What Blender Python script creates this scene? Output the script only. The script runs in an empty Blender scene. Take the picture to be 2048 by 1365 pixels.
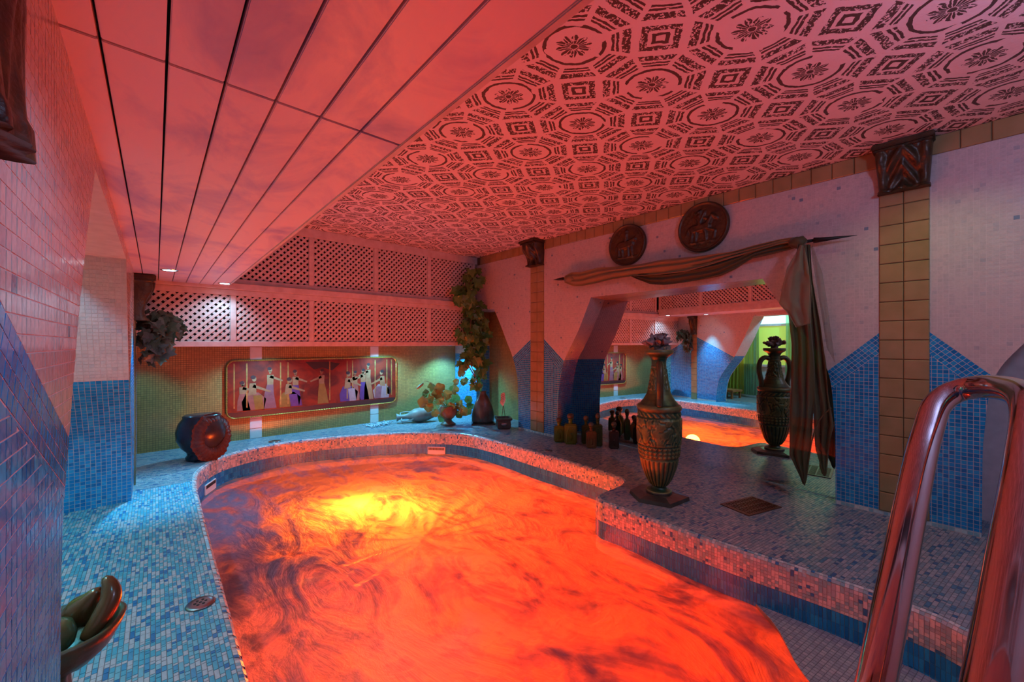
import bpy, bmesh, math, random
import numpy as np
from mathutils import Vector, Matrix, noise
from mathutils.geometry import tessellate_polygon
R = random.Random(7)
D = bpy.data
COL = bpy.context.scene.collection
sc = bpy.context.scene
PI = math.pi

# ------------------------------------------------------------------ camera, exposure, lights
FX, FY = .6652, .7466            # camera forward (x, y); eye 1 m over the deck
cam = D.cameras.new('camera'); cam.sensor_width = 36; cam.lens = 800 / 2048 * 36
cam.shift_y = 5.5 / 2048; cam.clip_start = .02
co = D.objects.new('camera', cam); COL.objects.link(co)
co.location = (0, 0, 1); co.rotation_euler = (PI / 2, 0, -math.atan2(FX, FY))
sc.camera = co
sc.view_settings.view_transform = 'Standard'; sc.view_settings.look = 'None'
sc.view_settings.gamma = 1; sc.view_settings.use_curve_mapping = False
sc.view_settings.exposure = 0.0
sc.cycles.use_denoising = True
sc.cycles.max_bounces = 8; sc.cycles.diffuse_bounces = 4; sc.cycles.glossy_bounces = 4
sc.cycles.transmission_bounces = 6; sc.cycles.transparent_max_bounces = 8
sc.cycles.sample_clamp_indirect = 3.0
sc.cycles.caustics_reflective = False; sc.cycles.caustics_refractive = False
w = D.worlds.new('world'); sc.world = w; w.use_nodes = True
w.node_tree.nodes['Background'].inputs[0].default_value = (.35, .55, .7, 1)
w.node_tree.nodes['Background'].inputs[1].default_value = .25

def lamp(name, kind, loc, power, col, size=.05, aim=None, cone=None, blend=.6, sx=None, sy=None):
    l = D.lights.new(name, kind); l.energy = power; l.color = col
    o = D.objects.new(name, l); COL.objects.link(o); o.location = loc
    if kind == 'AREA':
        l.shape = 'RECTANGLE'; l.size = sx; l.size_y = sy
    else:
        l.shadow_soft_size = size
    if kind == 'SPOT':
        l.spot_size = math.radians(cone); l.spot_blend = blend
    if aim is not None:
        o.rotation_euler = (Vector(aim) - Vector(loc)).to_track_quat('-Z', 'Y').to_euler()
    return o

RED = (.95, .029, .004)
lamp('underwater_lamp', 'POINT', (1.17, 3.05, -.42), 88, (1, .15, .008), .10)
lamp('underwater_lamp', 'POINT', (1.42, 2.72, -.46), 36, (1, .13, .008), .10)
lamp('underwater_lamp', 'POINT', (1.30, 2.00, -.75), 72, RED, .15)
lamp('underwater_lamp', 'POINT', (2.05, 2.60, -.70), 50, RED, .15)
lamp('underwater_lamp', 'POINT', (.95, 1.15, -.80), 31, RED, .15)
lamp('underwater_lamp', 'POINT', (1.75, .95, -.85), 26, RED, .15)
CY = (.10, .60, 1)
lamp('downlight_lamp', 'SPOT', (.07, 3.57, 1.485), 150, CY, .02, (.07, 3.60, 0), 58, .85)
lamp('downlight_lamp', 'SPOT', (.43, 4.06, 1.485), 10, (.42, .72, 1), .02, (.40, 4.25, .6), 120, .8)
lamp('downlight_lamp', 'SPOT', (.28, 3.10, 1.485), 5, (.42, .72, 1), .02, (-.12, 3.9, .6), 80, .8)
lamp('soffit_lamp', 'SPOT', (.85, 4.64, .955), 60, CY, .02, (.85, 4.60, 0), 150, .7)
lamp('soffit_lamp', 'SPOT', (2.10, 4.68, .955), 80, CY, .02, (2.15, 4.66, 0), 150, .7)
lamp('soffit_lamp', 'SPOT', (3.02, 4.68, .955), 90, CY, .02, (3.05, 4.62, 0), 130, .7)
lamp('soffit_lamp', 'SPOT', (.0, 4.68, .955), 10, CY, .02, (-.2, 4.62, 0), 120, .7)
lamp('room_fill', 'POINT', (1.6, -.6, 1.95), 26, (.42, .54, 1), .10)  # unseen cool fill, added to lift the blue in the whole room
lamp('downlight_lamp', 'SPOT', (.16, .55, 1.485), 9, CY, .02, (.10, 1.35, 0), 105, .8)  # no fixture here: spot added out of view to tint the left deck cyan
lamp('corridor_fill', 'POINT', (-.75, 1.6, 1.85), 20, (.95, .95, .70), .08)  # unseen neutral fill, added to brighten the arch jamb
lamp('corridor_fill', 'POINT', (-.80, 2.35, 1.85), 75, CY, .06)  # unseen cyan fill, added to reach the left deck under the arch
lamp('deck_fill', 'SPOT', (2.7, .0, 2.1), 9, (.80, .90, .50), .05, (2.75, .1, 0), 125, .8)  # added fill without a fixture, for the near right wall and deck

# ------------------------------------------------------------------ basic helpers
def P(u, v, z=None, X=None, Y=None):
    """a point of the photograph put at a known plane of the room"""
    a = (u - 1024) / 800; b = (688 - v) / 800
    dx = FX + FY * a; dy = FY - FX * a
    t = (z - 1) / b if z is not None else (X / dx if X is not None else Y / dy)
    return Vector((t * dx, t * dy, 1 + t * b))

def nobj(name, me, parent=None, loc=None):
    o = D.objects.new(name, me); COL.objects.link(o)
    if parent is not None: o.parent = parent
    if loc is not None: o.location = loc
    return o
def meta(o, label=None, cat=None, group=None, kind=None):
    if label: o['label'] = label
    if cat: o['category'] = cat
    if group: o['group'] = group
    if kind: o['kind'] = kind
    return o
def thing(name, loc, label, cat, group=None, rz=0):
    o = D.objects.new(name, None); COL.objects.link(o); o.location = loc
    o.rotation_euler = (0, 0, rz); o.empty_display_size = .05
    return meta(o, label, cat, group)
def pyd(name, verts, faces, mat, parent=None, smooth=False, loc=None):
    me = D.meshes.new(name); me.from_pydata([tuple(v) for v in verts], [], faces)
    if mat: me.materials.append(mat)
    if smooth: me.shade_smooth()
    me.update()
    return nobj(name, me, parent, loc)
def box_data(x0, x1, y0, y1, z0, z1):
    v = [(x, y, z) for x in (x0, x1) for y in (y0, y1) for z in (z0, z1)]
    f = [(0, 1, 3, 2), (4, 6, 7, 5), (0, 4, 5, 1), (2, 3, 7, 6), (0, 2, 6, 4), (1, 5, 7, 3)]
    return v, f
def box(name, b, mat, parent=None, bev=0):
    v, f = box_data(*b)
    o = pyd(name, v, f, mat, parent)
    if bev:
        bm = bmesh.new(); bm.from_mesh(o.data)
        bmesh.ops.bevel(bm, geom=bm.edges[:], offset=bev, segments=2, affect='EDGES')
        bm.to_mesh(o.data); bm.free()
    return o
def merge(parts):
    V, F = [], []
    for v, f in parts:
        n = len(V); V += [tuple(p) for p in v]; F += [tuple(i + n for i in q) for q in f]
    return V, F
def lathe(prof, n=32, rfun=None, cap=True):
    V, F = [], []
    for j, (r, z) in enumerate(prof):
        for i in range(n):
            a = 2 * PI * i / n
            rr = r + (rfun(a, z, r) if rfun else 0)
            V.append((rr * math.cos(a), rr * math.sin(a), z))
    for j in range(len(prof) - 1):
        for i in range(n):
            k = (i + 1) % n
            F.append((j * n + i, j * n + k, (j + 1) * n + k, (j + 1) * n + i))
    if cap:
        F.append(tuple(range(n - 1, -1, -1))); F.append(tuple((len(prof) - 1) * n + i for i in range(n)))
    return V, F
def tube(pts, rad, n=10, cap=True):
    pts = [Vector(p) for p in pts]; V, F = [], []
    up = None
    for i, p in enumerate(pts):
        d = (pts[min(i + 1, len(pts) - 1)] - pts[max(i - 1, 0)]).normalized()
        if up is None:
            up = Vector((0, 0, 1)) if abs(d.z) < .9 else Vector((1, 0, 0))
        s = d.cross(up).normalized(); up = s.cross(d).normalized()
        r = rad[i] if isinstance(rad, (list, tuple)) else rad
        for k in range(n):
            a = 2 * PI * k / n
            V.append(p + s * (r * math.cos(a)) + up * (r * math.sin(a)))
    for i in range(len(pts) - 1):
        for k in range(n):
            m = (k + 1) % n
            F.append((i * n + k, i * n + m, (i + 1) * n + m, (i + 1) * n + k))
    if cap:
        F.append(tuple(range(n - 1, -1, -1))); F.append(tuple((len(pts) - 1) * n + k for k in range(n)))
    return V, F
def xf(data, M):
    return [M @ Vector(p) for p in data[0]], data[1]
def T(x, y, z): return Matrix.Translation((x, y, z))
def rot(a, ax): return Matrix.Rotation(a, 4, ax)
def catmull(pts, step=.03, closed=False):
    pts = [Vector(p) for p in pts]; out = []; n = len(pts)
    for i in range(n if closed else n - 1):
        g = (lambda k: pts[k % n]) if closed else (lambda k: pts[max(0, min(n - 1, k))])
        p0, p1, p2, p3 = g(i - 1), g(i), g(i + 1), g(i + 2)
        m = max(1, int((p2 - p1).length / step))
        for k in range(m):
            t = k / m
            out.append(.5 * ((2 * p1) + (-p0 + p2) * t + (2 * p0 - 5 * p1 + 4 * p2 - p3) * t * t + (-p0 + 3 * p1 - 3 * p2 + p3) * t ** 3))
    if not closed: out.append(pts[-1])
    return out

# ------------------------------------------------------------------ materials
class NT:
    def __init__(s, name):
        s.m = D.materials.new(name); s.m.use_nodes = True; s.t = s.m.node_tree
        s.b = s.t.nodes['Principled BSDF']; s.out = s.t.nodes['Material Output']
    def n(s, typ, **kw):
        o = s.t.nodes.new(typ)
        for k, v in kw.items(): setattr(o, k, v)
        return o
    def put(s, sock, v):
        if hasattr(v, 'is_output') or isinstance(v, bpy.types.NodeSocket): s.t.links.new(v, sock)
        else: sock.default_value = v
    def ma(s, op, a, b=None, c=None, clamp=False):
        o = s.n('ShaderNodeMath', operation=op, use_clamp=clamp)
        s.put(o.inputs[0], a)
        if b is not None: s.put(o.inputs[1], b)
        if c is not None: s.put(o.inputs[2], c)
        return o.outputs[0]
    def mix(s, f, a, b):
        o = s.n('ShaderNodeMix', data_type='RGBA')
        s.put(o.inputs[0], f); s.put(o.inputs[6], a); s.put(o.inputs[7], b)
        return o.outputs[2]
    def noise(s, scale, detail=3, dist=0, vec=None, rough=.5):
        o = s.n('ShaderNodeTexNoise'); o.inputs['Scale'].default_value = scale
        o.inputs['Detail'].default_value = detail; o.inputs['Distortion'].default_value = dist
        o.inputs['Roughness'].default_value = rough
        s.t.links.new(vec if vec is not None else s.co(), o.inputs['Vector'])
        return o.outputs['Fac']
    def co(s):
        if not hasattr(s, '_co'): s._co = s.n('ShaderNodeTexCoord').outputs['Object']
        return s._co
    def ramp(s, v, stops):
        o = s.n('ShaderNodeValToRGB'); e = o.color_ramp.elements
        while len(e) < len(stops): e.new(.5)
        for k, (p, c) in enumerate(stops): e[k].position = p; e[k].color = c if len(c) == 4 else (*c, 1)
        s.t.links.new(v, o.inputs[0]); return o.outputs[0]
    def bump(s, h, st, dist=.01):
        o = s.n('ShaderNodeBump'); o.inputs['Strength'].default_value = st; o.inputs['Distance'].default_value = dist
        s.t.links.new(h, o.inputs['Height']); s.t.links.new(o.outputs[0], s.b.inputs['Normal']); return o.outputs[0]
def c4(c): return (*c, 1)
def basic(name, col, rough=.5, metal=0, var=.25, scale=20, bump=0, spec=.5, col2=None, coat=0):
    m = NT(name)
    f = m.noise(scale, 4)
    c2 = col2 if col2 else tuple(x * (1 - var) for x in col)
    f = m.ma('MULTIPLY_ADD', f, 2.2, -.6, clamp=True)
    m.put(m.b.inputs['Base Color'], m.mix(f, c4(col), c4(c2)))
    m.b.inputs['Roughness'].default_value = rough; m.b.inputs['Metallic'].default_value = metal
    m.b.inputs['Specular IOR Level'].default_value = spec
    m.b.inputs['Coat Weight'].default_value = coat
    if bump: m.bump(m.noise(scale * 2.5, 5), bump)
    return m.m
def tile_mat(name, rough=.16, bump=.25):
    m = NT(name)
    a = m.n('ShaderNodeAttribute', attribute_name='Col')
    f = m.noise(90, 3)
    f = m.ma('MULTIPLY_ADD', f, 1.4, -.4, clamp=True)
    mu = m.n('ShaderNodeVectorMath', operation='SCALE'); m.put(mu.inputs[0], a.outputs['Color']); m.put(mu.inputs[3], m.ma('MULTIPLY_ADD', f, -.28, 1.05))
    m.put(m.b.inputs['Base Color'], mu.outputs[0])
    m.b.inputs['Roughness'].default_value = rough; m.b.inputs['Specular IOR Level'].default_value = .35
    m.bump(m.noise(60, 2), bump, .004)
    return m.m
M_TILE = tile_mat('glazed_mosaic', .16, .15)
M_TILEM = tile_mat('satin_mosaic', .28)
M_GROUT = basic('grout', (.56, .53, .50), .8, var=.2)
M_GROUTD = basic('deck_grout', (.19, .20, .20), .8, var=.3)
M_BEIGE = basic('ochre_glazed_tile', (.34, .24, .11), .14, var=.4, scale=9, col2=(.25, .19, .08), bump=.05)
M_BEIGEG = basic('ochre_grout', (.10, .07, .035), .8)
M_WHITE_T = basic('white_square_tile', (.62, .62, .58), .15, var=.1)
M_LATT = basic('white_painted_wood', (.66, .62, .58), .5, var=.25, scale=14, col2=(.50, .44, .40), bump=.1)
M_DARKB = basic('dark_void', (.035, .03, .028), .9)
M_IRON = basic('dark_bronze', (.028, .024, .016), .36, .3, scale=22, col2=(.085, .052, .02), bump=.3)
M_BRONZE = basic('patinated_bronze', (.025, .06, .03), .34, .25, scale=16, col2=(.09, .07, .03), bump=.25)
M_SPEAR = basic('black_iron', (.02, .018, .016), .45, .5)
M_STEEL = basic('polished_steel', (.48, .48, .50), .09, 1.0, var=.08, scale=4)
M_STEELD = basic('brushed_steel', (.35, .35, .36), .3, 1.0)
M_BROWNG = basic('brown_enamel', (.13, .055, .03), .35, .3)
M_PLAST = basic('white_plastic', (.75, .72, .66), .4, var=.05)
M_URN = basic('black_glaze', (.02, .028, .03), .22, .1, scale=9, col2=(.045, .04, .045), bump=.15)
M_RUST = basic('rust_red_clay', (.085, .036, .025), .8, 0, scale=30, col2=(.05, .02, .018), bump=.6)
M_JAR = basic('dark_stoneware', (.03, .032, .028), .3, .1, scale=12, col2=(.085, .08, .065), bump=.2)
M_AMPH = basic('grey_clay', (.30, .33, .29), .45, 0, scale=7, col2=(.12, .11, .09), bump=.15)
M_POT = basic('brown_clay', (.10, .07, .04), .45, 0, scale=14, col2=(.2, .14, .08), bump=.3)
M_CORAL = basic('grey_coral', (.26, .26, .27), .75, 0, scale=30, col2=(.10, .10, .11), bump=.6)
M_BEAD = basic('glass_beads', (.45, .6, .65), .08, .1)
def leaf_mat(name, c1, c2, tr=.25):
    m = NT(name); oi = m.n('ShaderNodeObjectInfo')
    f = m.ma('FRACT', m.ma('ADD', oi.outputs['Random'], m.noise(18, 2)))
    c = m.mix(f, c4(c1), c4(c2)); m.put(m.b.inputs['Base Color'], c); m.b.inputs['Roughness'].default_value = .38
    t = m.n('ShaderNodeBsdfTranslucent'); m.put(t.inputs[0], c)
    x = m.n('ShaderNodeMixShader'); x.inputs[0].default_value = tr
    m.t.links.new(m.b.outputs[0], x.inputs[1]); m.t.links.new(t.outputs[0], x.inputs[2]); m.t.links.new(x.outputs[0], m.out.inputs[0])
    return m.m
M_IVY = leaf_mat('ivy_leaf', (.03, .17, .03), (.13, .26, .06))
M_IVYG = leaf_mat('grey_ivy_leaf', (.05, .10, .05), (.13, .15, .12))
M_LOTUS = leaf_mat('gold_green_leaf', (.24, .21, .04), (.10, .28, .08))
M_STEM = basic('green_stem', (.22, .34, .15), .5)
def cloth_mat(name, col, sheer, tr=.35):
    m = NT(name)
    f = m.noise(6, 3)
    c = m.mix(f, c4(col), c4(tuple(x * .6 for x in col)))
    m.put(m.b.inputs['Base Color'], c); m.b.inputs['Roughness'].default_value = .55
    m.b.inputs['Sheen Weight'].default_value = .3
    t = m.n('ShaderNodeBsdfTranslucent'); m.put(t.inputs[0], c)
    x = m.n('ShaderNodeMixShader'); x.inputs[0].default_value = tr
    m.t.links.new(m.b.outputs[0], x.inputs[1]); m.t.links.new(t.outputs[0], x.inputs[2])
    tp = m.n('ShaderNodeBsdfTransparent'); tp.inputs[0].default_value = (1, .97, .93, 1)
    y = m.n('ShaderNodeMixShader'); y.inputs[0].default_value = sheer
    m.t.links.new(x.outputs[0], y.inputs[1]); m.t.links.new(tp.outputs[0], y.inputs[2])
    m.t.links.new(y.outputs[0], m.out.inputs[0])
    return m.m
M_SWAG = cloth_mat('rust_brown_voile', (.42, .30, .12), .08)
M_SWAGD = cloth_mat('dark_brown_voile', (.13, .115, .04), .16)
M_SHEER = cloth_mat('pale_sheer', (.38, .36, .22), .42)
M_SHEERG = cloth_mat('grey_sheer', (.35, .34, .30), .7)
M_CURTY = cloth_mat('yellow_green_voile', (.62, .60, .06), .12, .6)
M_CURTG = cloth_mat('green_voile', (.20, .42, .16), .2, .6)
def emis(name, col, st):
    m = NT(name); m.put(m.b.inputs['Base Color'], c4(col)); m.put(m.b.inputs['Emission Color'], c4(col)); m.b.inputs['Emission Strength'].default_value = st
    return m.m
M_LAMP = emis('lit_lens', (.75, .93, 1), 9)
M_WIN = emis('frosted_daylight_glass', (.45, .95, .80), 2.2)
M_WINL = emis('tinted_lower_glass', (.45, .62, .10), .55)
def mirror_mat():
    m = NT('mirror_glass'); m.b.inputs['Base Color'].default_value = (.90, .93, .91, 1)
    m.b.inputs['Metallic'].default_value = 1; m.b.inputs['Roughness'].default_value = .0
    return m.m
M_MIRROR = mirror_mat()
def brown_wall():
    m = NT('brown_gold_mosaic'); b = m.n('ShaderNodeTexBrick'); b.offset = 0
    b.inputs['Color1'].default_value = (.46, .28, .08, 1); b.inputs['Color2'].default_value = (.34, .21, .06, 1)
    b.inputs['Mortar'].default_value = (.10, .075, .035, 1)
    b.inputs['Scale'].default_value = 1; b.inputs['Brick Width'].default_value = .02; b.inputs['Row Height'].default_value = .02
    b.inputs['Mortar Size'].default_value = .0014
    mp = m.n('ShaderNodeMapping'); mp.inputs['Rotation'].default_value = (PI / 2, 0, 0)
    m.t.links.new(m.co(), mp.inputs[0])
    s = m.n('ShaderNodeSeparateXYZ'); m.t.links.new(m.co(), s.inputs[0])
    cmb = m.n('ShaderNodeCombineXYZ'); m.t.links.new(m.ma('ADD', s.outputs[0], s.outputs[1]), cmb.inputs[0]); m.t.links.new(s.outputs[2], cmb.inputs[1])
    m.t.links.new(cmb.outputs[0], b.inputs[0])
    f = m.ma('MULTIPLY_ADD', m.noise(2.2, 4, 1.2), 2.6, -.9, clamp=True)
    m.put(m.b.inputs['Base Color'], m.mix(m.ma('MULTIPLY', f, .7), b.outputs['Color'], (.24, .15, .05, 1)))
    m.b.inputs['Roughness'].default_value = .2
    m.bump(b.outputs['Fac'], .3, -.003)
    return m.m
M_BROWN = brown_wall()
def wood_mat():
    m = NT('sky_painted_boards')
    mp = m.n('ShaderNodeMapping'); mp.inputs['Scale'].default_value = (1.6, 1.0, 1); m.t.links.new(m.co(), mp.inputs[0])
    f = m.noise(2.6, 6, .8, mp.outputs[0], .6)
    f = m.ma('MULTIPLY_ADD', f, 4.2, -1.95, clamp=True)
    m.put(m.b.inputs['Base Color'], m.mix(f, (.74, .66, .68, 1), (.36, .36, .62, 1)))
    m.b.inputs['Roughness'].default_value = .42
    return m.m
M_BOARD = wood_mat()
def ceil_mat():
    m = NT('stencilled_octagon_plaster')
    s = m.n('ShaderNodeSeparateXYZ'); m.t.links.new(m.co(), s.inputs[0])
    e1, e2, o = (.430, -.082), (.018, .397), (1.187, .978)
    det = e1[0] * e2[1] - e1[1] * e2[0]
    # hand-painted wobble
    wob = m.ma('MULTIPLY_ADD', m.noise(26, 3), .016, -.008); wob2 = m.ma('MULTIPLY_ADD', m.noise(31, 3, .3), .016, -.008)
    X = m.ma('ADD', m.ma('SUBTRACT', s.outputs[0], o[0]), wob); Y = m.ma('ADD', m.ma('SUBTRACT', s.outputs[1], o[1]), wob2)
    p = m.ma('SUBTRACT', m.ma('MULTIPLY', X, e2[1] / det), m.ma('MULTIPLY', Y, e2[0] / det))
    q = m.ma('SUBTRACT', m.ma('MULTIPLY', Y, e1[0] / det), m.ma('MULTIPLY', X, e1[1] / det))
    fp = m.ma('SUBTRACT', m.ma('FRACT', m.ma('ADD', p, .5)), .5); fq = m.ma('SUBTRACT', m.ma('FRACT', m.ma('ADD', q, .5)), .5)
    ap = m.ma('ABSOLUTE', fp); aq = m.ma('ABSOLUTE', fq)
    diag = m.ma('MULTIPLY', m.ma('ADD', ap, aq), .7071)
    d = m.ma('MAXIMUM', m.ma('MAXIMUM', ap, aq), diag)
    # distance to an octagon corner: second-largest of the three measures
    mn = m.ma('MINIMUM', m.ma('MAXIMUM', ap, aq), diag)
    gapc = m.ma('LESS_THAN', m.ma('SUBTRACT', d, mn), .018)
    r = m.ma('SQRT', m.ma('ADD', m.ma('MULTIPLY', fp, fp), m.ma('MULTIPLY', fq, fq)))
    th = m.ma('ARCTAN2', fq, fp)
    nz = m.noise(60, 3); nb = m.noise(9, 2)
    brush = m.noise(120, 2)
    def band(x, a, b): return m.ma('MULTIPLY', m.ma('GREATER_THAN', x, a), m.ma('LESS_THAN', x, b))
    w1 = m.ma('MULTIPLY', m.ma('SUBTRACT', nb, .5), .03)
    rw = m.ma('ADD', r, w1)
    tot = m.ma('MULTIPLY', band(rw, .238, .270), m.ma('GREATER_THAN', m.noise(7, 1, .5), .42))
    pet = m.ma('ABSOLUTE', m.ma('SINE', m.ma('MULTIPLY', th, 5)))
    fl = m.ma('LESS_THAN', r, m.ma('MULTIPLY_ADD', pet, .060, .095))
    vein = m.ma('GREATER_THAN', m.ma('ABSOLUTE', m.ma('SINE', m.ma('MULTIPLY_ADD', th, 10, .6))), .38)
    core = m.ma('LESS_THAN', r, .03)
    fl = m.ma('MULTIPLY', fl, m.ma('MAXIMUM', m.ma('MULTIPLY', m.ma('MULTIPLY', vein, m.ma('GREATER_THAN', r, .038)), m.ma('GREATER_THAN', nz, .40)), core))
    tot = m.ma('MAXIMUM', tot, fl)
    keep = m.ma('SUBTRACT', 1, gapc)
    o1 = m.ma('MULTIPLY', band(d, .312, .335), keep); o2 = m.ma('MULTIPLY', band(d, .350, .374), keep)
    o3 = m.ma('MULTIPLY', m.ma('MULTIPLY', band(d, .400, .470), m.ma('GREATER_THAN', brush, .44)), keep)
    o12 = m.ma('MULTIPLY', m.ma('MAXIMUM', o1, o2), m.ma('GREATER_THAN', nz, .34))
    tot = m.ma('MAXIMUM', tot, m.ma('MAXIMUM', o12, o3))
    sp = m.ma('ADD', m.ma('SUBTRACT', .5, ap), m.ma('SUBTRACT', .5, aq))
    s1 = band(sp, .05, .10); s2 = m.ma('MULTIPLY', band(sp, .145, .225), m.ma('GREATER_THAN', brush, .42))
    insq = m.ma('LESS_THAN', sp, .255)
    tot = m.ma('MAXIMUM', m.ma('MULTIPLY', tot, m.ma('SUBTRACT', 1, insq)), m.ma('MAXIMUM', s1, s2))
    base = m.mix(m.noise(5, 4), (.84, .74, .74, 1), (.70, .60, .60, 1))
    ink = m.mix(m.noise(14, 2), (.016, .013, .009, 1), (.05, .024, .012, 1))
    m.put(m.b.inputs['Base Color'], m.mix(m.ma('MULTIPLY', tot, .95), base, ink))
    m.b.inputs['Roughness'].default_value = .6
    m.bump(m.noise(70, 4), .25, .004)
    return m.m
M_CEIL = ceil_mat()
def water_mat():
    m = NT('bubbling_pool_water')
    s = m.n('ShaderNodeSeparateXYZ'); m.t.links.new(m.co(), s.inputs[0])
    # swirl coordinates: long streaks that fan out from the jets
    X = m.ma('SUBTRACT', s.outputs[0], 1.25); Y = m.ma('SUBTRACT', s.outputs[1], 2.45)
    r = m.ma('SQRT', m.ma('ADD', m.ma('MULTIPLY', X, X), m.ma('MULTIPLY', Y, Y)))
    th = m.ma('ARCTAN2', Y, X)
    cm = m.n('ShaderNodeCombineXYZ'); m.t.links.new(m.ma('MULTIPLY', r, 1.7), cm.inputs[0]); m.t.links.new(m.ma('MULTIPLY', th, 5.5), cm.inputs[1])
    st = m.noise(1.9, 5, 1.1, cm.outputs[0], .55)
    big = m.noise(.9, 4, 1.6, None, .55)
    fine = m.noise(11, 5, 1.2, None, .6)
    mp = m.n('ShaderNodeMapping'); mp.inputs['Scale'].default_value = (1, .45, 1); mp.inputs['Rotation'].default_value = (0, 0, .6); m.t.links.new(m.co(), mp.inputs[0])
    sw = m.noise(3.2, 6, 2.6, mp.outputs[0], .58)
    f = m.ma('ADD', m.ma('ADD', m.ma('MULTIPLY', st, .08), m.ma('MULTIPLY', sw, .62)), m.ma('ADD', m.ma('MULTIPLY', big, .30), m.ma('MULTIPLY', fine, .12)))
    # aeration: jets keep the middle clear, foam gathers along the left wall and in the near right bay
    fm2 = m.ma('MULTIPLY_ADD', m.ma('SUBTRACT', m.ma('MULTIPLY', s.outputs[0], .8), s.outputs[1]), 1.1, -.35, clamp=True)
    fo = m.ma('ADD', m.ma('MULTIPLY', m.ma('MULTIPLY', m.ma('MULTIPLY_ADD', s.outputs[0], -1.9, 1.6, clamp=True), m.ma('MULTIPLY_ADD', s.outputs[1], 1.0, -1.7, clamp=True)), 1.0), m.ma('MULTIPLY', fm2, .75), clamp=True)
    f = m.ma('SUBTRACT', m.ma('MULTIPLY_ADD', f, 5.2, -2.0), m.ma('MULTIPLY', fo, .85), clamp=True)          # how clear (1) or foamy (0)
    b = m.n('ShaderNodeBump'); b.inputs['Strength'].default_value = .75; b.inputs['Distance'].default_value = .05
    m.t.links.new(m.ma('ADD', m.ma('MULTIPLY', sw, 1.2), m.ma('MULTIPLY', fine, .3)), b.inputs['Height'])
    tl = m.n('ShaderNodeBsdfTranslucent'); m.put(tl.inputs[0], m.mix(f, (.10, .07, .07, 1), (.88, .84, .75, 1)))
    m.t.links.new(b.outputs[0], tl.inputs[1])
    tp = m.n('ShaderNodeBsdfTransparent'); tp.inputs[0].default_value = (1, .9, .88, 1)
    df = m.n('ShaderNodeBsdfDiffuse'); df.inputs[0].default_value = (.13, .11, .16, 1); m.t.links.new(b.outputs[0], df.inputs[2])
    gl = m.n('ShaderNodeBsdfGlossy'); gl.inputs['Roughness'].default_value = .12; m.t.links.new(b.outputs[0], gl.inputs['Normal'])
    fr = m.n('ShaderNodeFresnel'); fr.inputs[0].default_value = 1.33; m.t.links.new(b.outputs[0], fr.inputs[1])
    def mx(fac, a, c):
        o = m.n('ShaderNodeMixShader'); m.put(o.inputs[0], fac); m.t.links.new(a, o.inputs[1]); m.t.links.new(c, o.inputs[2]); return o.outputs[0]
    a = mx(.50, tl.outputs[0], tp.outputs[0])
    a = mx(m.ma('MULTIPLY_ADD', f, -.62, .63), a, df.outputs[0])
    a = mx(m.ma('MULTIPLY', fr.outputs[0], .18), a, gl.outputs[0])
    m.t.links.new(a, m.out.inputs[0])
    return m.m
M_WATER = water_mat()
M_BASIN = basic('pool_basin_tile', (.16, .15, .15), .4, var=.2)

# ------------------------------------------------------------------ mosaic machinery
def clip(poly, x0, x1, y0, y1):
    for ax, lim, sg in ((0, x0, 1), (0, x1, -1), (1, y0, 1), (1, y1, -1)):
        out = []; n = len(poly)
        if n == 0: return poly
        for i in range(n):
            a, b = poly[i], poly[(i + 1) % n]
            da, db = sg * (a[ax] - lim), sg * (b[ax] - lim)
            if da >= 0: out.append(a)
            if (da >= 0) != (db >= 0):
                t = da / (da - db); out.append((a[0] + (b[0] - a[0]) * t, a[1] + (b[1] - a[1]) * t))
        poly = out
    return poly
def area2(p):
    return .5 * sum(p[i][0] * p[(i + 1) % len(p)][1] - p[(i + 1) % len(p)][0] * p[i][1] for i in range(len(p)))
def inside(pt, poly):
    x, y = pt; c = False; n = len(poly); j = n - 1
    for i in range(n):
        xi, yi = poly[i]; xj, yj = poly[j]
        if (yi > y) != (yj > y) and x < (xj - xi) * (y - yi) / (yj - yi) + xi: c = not c
        j = i
    return c
def score(c, nrm, area):
    d = c - Vector((0, 0, 1)); dep = d.x * FX + d.y * FY
    if dep < .15: return 0
    u = 1024 + 800 * (d.x * FY - d.y * FX) / dep; v = 688 - 800 * d.z / dep
    if not (0 < u < 2048 and 0 < v < 1365): return 0
    cs = -nrm.dot(d) / d.length
    return max(0, cs) * area * 640000 / dep ** 2
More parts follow.
